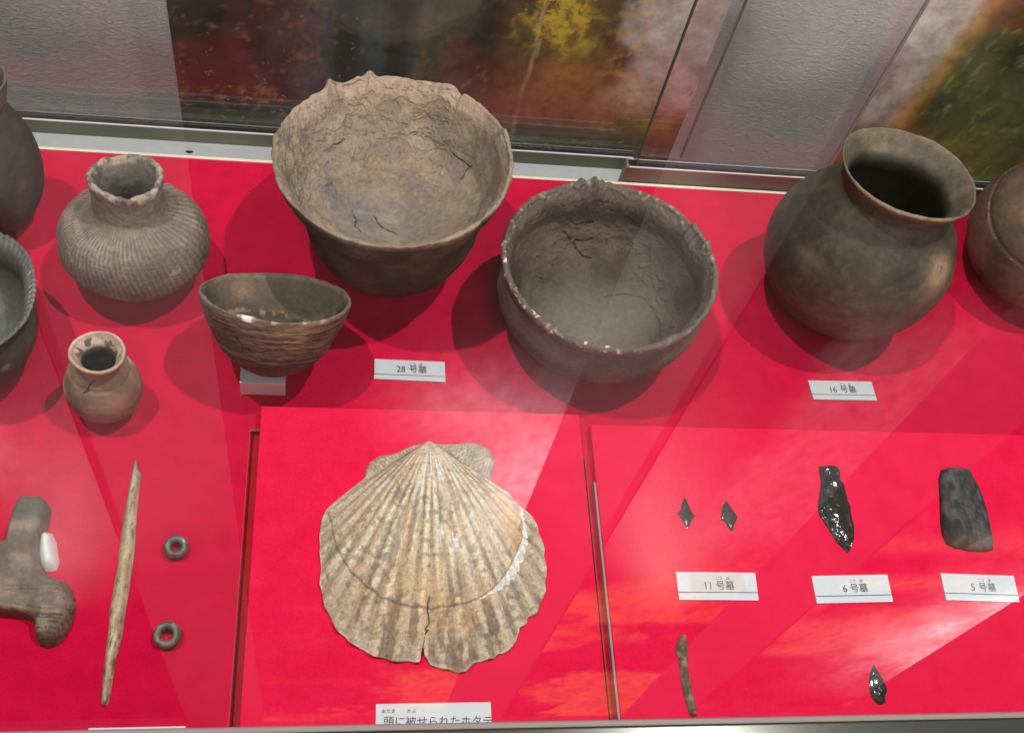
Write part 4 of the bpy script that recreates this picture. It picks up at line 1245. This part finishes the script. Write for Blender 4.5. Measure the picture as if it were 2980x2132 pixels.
def stone_ring(loc, Ro, Ri, Hh, label, seed, tilt):
    nu, nv = 72, 28
    u = np.linspace(0, 2 * np.pi, nu + 1)[:-1]
    v = np.linspace(0, 2 * np.pi, nv + 1)[:-1]
    U, Vv = np.meshgrid(u, v)
    a = (Ro - Ri) / 2
    rr = Ri + a + a * np.sign(np.cos(Vv)) * np.abs(np.cos(Vv)) ** 0.85
    zz = Hh / 2 * np.sign(np.sin(Vv)) * np.abs(np.sin(Vv)) ** 0.85
    G = np.stack([rr * np.cos(U), rr * np.sin(U), zz], -1)
    n = fbm(G + seed, 240, 4, seed)
    G = G + (G / np.maximum(np.linalg.norm(G, axis=-1, keepdims=True), 1e-6)) * (0.00035 * n)[..., None]
    col = mix((0.095, 0.09, 0.062), (0.20, 0.19, 0.15), sst(-0.4, 0.4, n))
    col = mix(col, (0.55, 0.55, 0.50), sst(0.45, 0.6, fbm(G, 420, 3, seed + 5)) * 0.7)
    W = G.reshape(-1, 3) @ rotm(*tilt).T
    W[:, 2] += -W[:, 2].min() + 0.0003
    W += [loc[0], loc[1] , 0]
    G = W
    F = grid_faces(nv, nu, True)
    last = np.stack([(nv - 1) * nu + np.arange(nu), (nv - 1) * nu + (np.arange(nu) + 1) % nu, (np.arange(nu) + 1) % nu, np.arange(nu)], -1)
    o = meshobj('stone_ring', G, np.vstack([F, last]), M_STONE2, None, True, col.reshape(-1, 3), origin=(loc[0], loc[1], 0))
    tag(o, label, 'stone ring', 'two small stone rings')
    return o


M_STONE2 = m_attr('greenish_stone', 0.42, 0.5, 1500, 0.4, 0.35, 0.0004, 420)
stone_ring(D['rings'][0], D['ringr'][0] * 1.02, 0.0030, 0.0085, 'upper grey stone ring, further from the viewer with the smaller hole', 21, (0.10, 0.06))
stone_ring(D['rings'][1], D['ringr'][1] * 0.98, 0.0038, 0.0080, 'lower grey green stone ring, nearer the viewer with the wider hole', 23, (0.16, -0.10))


# ------------------------------------------------------------------ scallop shell
def shell():
    U = np.array(D['shell_umbo'])
    O = np.array(D['shell_out'])
    root = empty('scallop_shell', (U[0], U[1] - 0.07, ZB))
    tag(root, 'large tan scallop shell with white repaired crack and split lower edge', 'shell')
    ang = np.arctan2(O[:, 0] - U[0], -(O[:, 1] - U[1]))
    a0, a1 = ang[-1], ang[0]
    NP, NR = 620, 330
    phi = np.linspace(a0, a1, NP)

    def hit(line, mode='max'):
        L = np.array(line) - U
        res = np.zeros(NP)
        d = np.stack([np.sin(phi), -np.cos(phi)], 1)
        for p, q in zip(L[:-1], L[1:]):
            e = q - p
            den = d[:, 0] * e[1] - d[:, 1] * e[0]
            den = np.where(abs(den) < 1e-12, 1e-12, den)
            t = (p[0] * e[1] - p[1] * e[0]) / den
            s = (p[0] * d[:, 1] - p[1] * d[:, 0]) / den
            ok = (s >= -0.002) & (s <= 1.002) & (t > 0)
            res = np.where(ok & (t > res), t, res)
        return res

    R = hit(O)
    bad = R <= 0
    R[bad] = np.interp(phi[bad], phi[~bad], R[~bad])
    k = np.ones(3) / 3
    R = np.convolve(np.pad(R, 1, 'edge'), k, 'valid')
    rib0 = np.cos(2 * np.pi * (phi - a0) / (a1 - a0) * 21)
    R = R * (1 + 0.0035 * rib0 + 0.003 * fbm(np.stack([phi * 30, phi * 0, phi * 0], -1), 1, 3, 77))
    RA = hit(D['arc'])
    RA2 = hit(D['arc_out'])
    for Q in (RA,):
        b = Q <= 0
        Q[b] = np.interp(phi[b], phi[~b], Q[~b], left=0, right=0)
    rho = np.linspace(0.0, 1, NR) ** 0.9
    PH, RH = np.meshgrid(phi, rho)
    RAD = RH * R[None, :]
    X = U[0] + RAD * np.sin(PH)
    Y = U[1] - RAD * np.cos(PH)
    t = (PH - a0) / (a1 - a0)
    lat = 1 - np.abs(2 * t - 1) ** 3.2
    h = 0.0036 + 0.0185 * np.sin(np.pi * np.clip(RH, 0, 1) ** 0.62) ** 0.9 * lat + 0.0035 * (1 - RH) * lat
    ph = t * 21 * 2 * np.pi + 0.5 * fbm(np.stack([t * 9, RH * 1.5, RH * 0], -1), 1, 2, 31)
    rib = np.cos(ph)
    ribs = np.sign(rib) * np.abs(rib) ** 0.7
    h = h + 0.0012 * ribs * np.clip(RH * 1.6, 0, 1) * sst(0.0, 0.10, t) * (1 - sst(0.92, 1, t) * 0.5)
    P = np.stack([X, Y, h * 0], -1)
    grow = fbm(np.stack([t * 3, RAD * 520 + 1.5 * fbm(P, 60, 2, 33), t * 0], -1), 1, 3, 32)
    gamp = 0.4 + 0.6 * sst(0.55, 0.9, RH)
    h = h + 0.00016 * grow * gamp + 0.00022 * fbm(P, 180, 4, 34) + 0.0006 * fbm(P, 30, 3, 35)
    dA = RAD - RA[None, :]
    hasA = (RA[None, :] > 0.05)
    line = np.exp(-(dA / 0.0006) ** 2) * hasA
    h = h - 0.0006 * sst(0, 0.001, dA) * hasA - 0.0005 * line
    wid = np.where(RA2 > 0, np.maximum(RA2 - RA, 0), 0)
    wid = wid * (1.1 + 0.5 * np.abs(np.sin(phi * 60)) )
    inb = (dA > -0.0002) & (dA < wid[None, :]) & (wid[None, :] > 0.0003)
    h = h - 0.0007 * inb
    ckd = dpoly(np.stack([X, Y], -1) + 0.0006 * np.stack([fbm(P, 300, 2, 36), fbm(P, 300, 2, 37)], -1), D['crackline'])
    ck = np.clip(1 - ckd / 0.0008, 0, 1)
    h = h - 0.0012 * ck
    # colour
    n0 = fbm(P, 55, 4, 41)
    n1 = fbm(P, 300, 4, 42)
    rad_n = fbm(np.stack([t * 70, RH * 5, t * 0], -1), 1, 4, 43)
    col = mix((0.68, 0.50, 0.30), (0.92, 0.79, 0.57), sst(-0.5, 0.5, rad_n * 0.8 + n0 * 0.6))
    col = mix(col, (0.55, 0.46, 0.33), sst(0.72, 0.9, RH + 0.05 * n0) * 0.55)
    groove = sst(-0.15, -0.85, rib)
    col = mix(col, (0.20, 0.145, 0.095), groove * (0.55 + 0.35 * n0) * sst(0.12, 0.3, RH))
    col = mix(col, (0.16, 0.12, 0.085), sst(0.18, 0.42, fbm(np.stack([t * 46, RH * 6, t * 0], -1), 1, 4, 44) + 0.25 * n1 + 0.1 * sst(0.6, 1, RH)) * (0.35 + 0.25 * sst(0.5, 0.9, RH)))
    col = mix(col, (0.20, 0.16, 0.12), sst(0.05, 0.4, n1 + 0.5 * n0) * 0.45)
    col = mix(col, (0.72, 0.44, 0.18), sst(0.72, 0.86, t) * sst(0.35, 0.6, RH) * 0.55 * (dA < 0))
    col = mix(col, (0.50, 0.42, 0.30), (1 - sst(0.06, 0.22, t + 0.05 * n0)) * 0.7)
    col = mix(col, (0.28, 0.22, 0.16), sst(0.35, 0.75, grow) * 0.35 * gamp)
    col = mix(col, (0.62, 0.50, 0.38), (1 - sst(0.06, 0.25, RH)) * 0.5)
    wc = sst(0.12, 0.3, fbm(np.stack([t * 40, RH * 7, t * 0], -1), 1, 3, 45)) * (g2(X, Y, 0.091, 0.302, 0.010, 0.011) * 2.2 + g2(X, Y, 0.075, 0.35, 0.012, 0.02) * 0.9 + 0.15)
    col = mix(col, (0.85, 0.83, 0.78), np.clip(wc, 0, 1))
    col = mix(col, (0.13, 0.10, 0.075), np.clip(line * 0.7 * (1 - inb), 0, 1))
    col = mix(col, (0.05, 0.04, 0.03), np.clip(ck * 1.3, 0, 1))
    edge = sst(0.985, 1.0, RH) * sst(-0.1, 0.3, fbm(P, 70, 2, 46))
    col = mix(col, (0.78, 0.74, 0.67), edge * 0.7)
    col[inb] = mix((0.80, 0.78, 0.70), (0.92, 0.91, 0.86), sst(-0.3, 0.3, n1))[inb]
    G = np.stack([X, Y, ZB + h], -1)
    # skirt rows at the lip
    sk1 = G[-1].copy()
    sk1[:, 2] -= 0.0016
    sk2 = G[-1].copy()
    sk2[:, :2] = U + (sk2[:, :2] - U) * 0.988
    sk2[:, 2] = ZB + 0.0004
    Gs = np.concatenate([G, sk1[None], sk2[None]])
    cs = np.concatenate([col, col[-1:] * 0.9, col[-1:] * 0.5])
    nr = vert_normals(Gs, False) * 1.0
    flip = -1.0 if nr[100, 300, 2] < 0 else 1.0
    nr = nr * flip
    F = grid_faces(NR + 2, NP).reshape(NR + 1, NP - 1, 4)
    if flip < 0:
        F = F[..., ::-1]
    fx = Gs[:-1, :-1, 0]
    fy = Gs[:-1, :-1, 1]
    gap = inpoly(fx, fy, D['gap'])
    ib = np.zeros((NR + 1, NP - 1), bool)
    ib[:NR] = np.concatenate([inb, inb[-1:]])[:NR, :-1]
    out_r = np.zeros((NR + 1, NP - 1), bool)
    dAx = np.concatenate([dA, dA[-1:], dA[-1:]])[:-1, :-1]
    out_r = (dAx > 0) & (np.broadcast_to(RA[None, :-1], dAx.shape) > 0.05) & ~ib
    left = phi[:-1][None, :] < np.arctan2(D['crackline'][-1][0] - U[0], U[1] - D['crackline'][-1][1])
    V = Gs.reshape(-1, 3)
    C = cs.reshape(-1, 3)
    Nn = nr.reshape(-1, 3)
    for nm, mk in (('valve', ~out_r & ~ib & ~gap), ('plaster_fill', ib & ~gap), ('outer_fragment', out_r & ~gap & ~left), ('outer_fragment', out_r & ~gap & left)):
        f = F[mk]
        if not len(f):
            continue
        used, inv = np.unique(f, return_inverse=True)
        meshobj(nm, V[used], inv.reshape(f.shape), M_SHELL, root, True, C[used], nrm=Nn[used])

    def c_ear(Gx, H, z):
        d = np.linalg.norm(Gx[..., :2] - U, axis=-1)
        n = fbm(Gx, 160, 4, 51)
        ln = np.sin(d * 2600 + 3 * n)
        c = mix((0.45, 0.36, 0.25), (0.74, 0.62, 0.46), sst(-0.5, 0.6, n + 0.5 * ln))
        return mix(c, (0.17, 0.13, 0.09), sst(0.2, 0.8, ln) * 0.75)
    for k, sd in (('ear_r', 61), ('ear_l', 62)):
        find('ear', D[k], ZB, 0.0032, M_SHELL, None, None, c_ear, prof=5.0, noise=0.0005, nf=160, M=150, K=20, seed=sd, parent=root)


shell()
crumb = [(-0.1272 + 0.0030 * math.cos(a) * (1 + 0.3 * math.sin(3 * a)), 0.6716 + 0.0011 * math.sin(a)) for a in np.linspace(0, 2 * math.pi, 15)[:-1]]
find('crumb', crumb, -0.0136, 0.0012, M_GASK, 'tiny black crumb lying on the grey white ledge above the squat jar', 'crumb', c_obs, noise=0.0002, M=24, K=4, seed=30)


# ------------------------------------------------------------------ cards with lettering
def text_mesh(s, size, mat, parent, o, ux, uy, z, name='lettering', sx=1.0, bold=0.0):
    cu = bpy.data.curves.new(name, 'FONT')
    cu.body = s
    cu.size = size
    cu.resolution_u = 3
    cu.offset = 0.0
    ob = bpy.data.objects.new(name, cu)
    COL.objects.link(ob)
    dg = bpy.context.evaluated_depsgraph_get()
    me = bpy.data.meshes.new_from_object(ob.evaluated_get(dg))
    bpy.data.objects.remove(ob)
    n = len(me.vertices)
    co = np.empty(n * 3, np.float32)
    me.vertices.foreach_get('co', co)
    co = co.reshape(-1, 3)
    off = np.array(world_loc(parent))
    W = np.array([o[0], o[1], 0]) + co[:, :1] * sx * np.array([ux[0], ux[1], 0]) + co[:, 1:2] * np.array([uy[0], uy[1], 0])
    W[:, 2] = z
    W -= off
    me.vertices.foreach_set('co', W.astype(np.float32).ravel())
    me.materials.clear()
    me.materials.append(mat)
    me.update()
    r = bpy.data.objects.new(name, me)
    COL.objects.link(r)
    r.parent = parent
    return r


def strip(name, a, b, c, d, z, mat, parent):
    return meshobj(name, [(*a, z), (*b, z), (*c, z), (*d, z)], [(0, 1, 2, 3)], mat, parent)


def card(key, num, z, label, tx, line=0.74, patch=False, ink=None, cm=None):
    TL, TR, BR, BL = [np.array(q) for q in D['tags'][key]]
    ctr = (TL + TR + BR + BL) / 4
    root = empty('grave_card', (ctr[0], ctr[1], z))
    tag(root, label, 'card', 'white printed cards naming the graves')
    V = [(*BL, z), (*BR, z), (*TR, z), (*TL, z)]
    V = [(x, y, z + 0.0002) for x, y, _ in V] + [(x, y, z + 0.0016) for x, y, _ in V]
    meshobj('plate', V, BOXF, cm or M_CARD, root)
    zt = z + 0.0019
    W = np.linalg.norm(TR - TL)
    Hh = np.linalg.norm(TL - BL)
    ux = (TR - TL) / W
    uy = (TL - BL) / Hh
    pt = lambda u, v: TL + (TR - TL) * u + (BL - TL) * v
    strip('rule', pt(0.0, line + 0.012), pt(1.0, line + 0.012), pt(1.0, line - 0.012), pt(0.0, line - 0.012), zt - 0.0001, M_INK, root)
    if patch:
        strip('paper_patch', pt(0.16, 0.70), pt(0.86, 0.70), pt(0.84, 0.05), pt(0.16, 0.05), zt - 0.00018, M_PATCH, root)
    mt = ink or M_INK
    text_mesh(num, 0.0078, mt, root, pt(tx[0], 0.615), ux, uy, zt, sx=0.92)
    text_mesh('号墓', 0.0072, mt, root, pt(tx[1], 0.60), ux, uy, zt)
    text_mesh('ごう', 0.0027, mt, root, pt(tx[1] + 0.01, 0.26), ux, uy, zt, 'reading_aid')
    text_mesh('ぼ', 0.0027, mt, root, pt(tx[1] + 0.145, 0.26), ux, uy, zt, 'reading_aid')
    return root


card('28', '28', 0.0, 'white card reading 28, beside the small tipped bowl', (0.31, 0.485), 0.76, cm=M_CARDB)
card('16', '16', 0.0, 'white card reading 16, below the tall olive jar', (0.28, 0.46), 0.74, cm=M_CARDB)
card('11', '11', ZR, 'white card reading 11 with a greyish pasted slip, below two arrowheads', (0.32, 0.475), 0.73, True)
card('6', '6', ZR, 'white card reading 6, below the black knapped knife', (0.37, 0.465), 0.75)
card('5', '5', ZR, 'white card reading 5, below the grey stone axe', (0.37, 0.475), 0.74, ink=M_INKL)

ca, cb = [np.array(q) for q in D['tags']['cap']]
cap = empty('caption_card', ((ca[0] + cb[0]) / 2, 0.16, ZB))
tag(cap, 'white caption card with Japanese text below the scallop shell', 'card')
box('plate', (ca[0], 0.130, ZB + 0.0002), (cb[0], (ca[1] + cb[1]) / 2, ZB + 0.0014), M_CARD, cap)
zt = ZB + 0.0018
ux, uy = (1, -0.012), (0.012, 1)
text_mesh('頭に被せられたホタテ', 0.0072, M_INKL, cap, (0.0412, 0.1735), ux, uy, zt, sx=1.0)
text_mesh('あたま', 0.0031, M_INKL, cap, (0.0400, 0.1818), ux, uy, zt, 'reading_aid')
text_mesh('かぶ', 0.0031, M_INKL, cap, (0.0566, 0.1816), ux, uy, zt, 'reading_aid')
la, lb2 = D['tags']['left']
lc = box('blank_card', (la[0], 0.150, 0.0004), (lb2[0], la[1] + 0.0006, 0.0016), M_CARD)
tag(lc, 'white card at the lower left, only its top edge showing above the rail', 'card')

# the small lug under the rim of the spouted bowl
LUG = (-0.2225, 0.4205, 0.0560)
u = np.linspace(0, 2 * np.pi, 41)[:-1]
vv = np.linspace(0.02, np.pi - 0.02, 26)
UU, VV = np.meshgrid(u, vv)
G = np.stack([0.0065 * np.sin(VV) * np.cos(UU) * (1 - 0.25 * np.cos(VV)), 0.0125 * -np.cos(VV), 0.0060 * np.sin(VV) * np.sin(UU)], -1)
G[..., 2] -= 0.25 * (0.012 - G[..., 1])
G = G + (G / np.linalg.norm(G, axis=-1, keepdims=True)) * (0.0009 * fbm(G, 180, 4, 77))[..., None]
cl = mix((0.11, 0.115, 0.09), (0.20, 0.20, 0.17), sst(-0.4, 0.4, fbm(G, 200, 4, 78)))
G = G + np.array(LUG)
meshobj('lug', G.reshape(-1, 3), grid_faces(26, 40, True)[:, ::-1], M_CLAY, lb, True, cl.reshape(-1, 3))
bpy.context.view_layer.update()
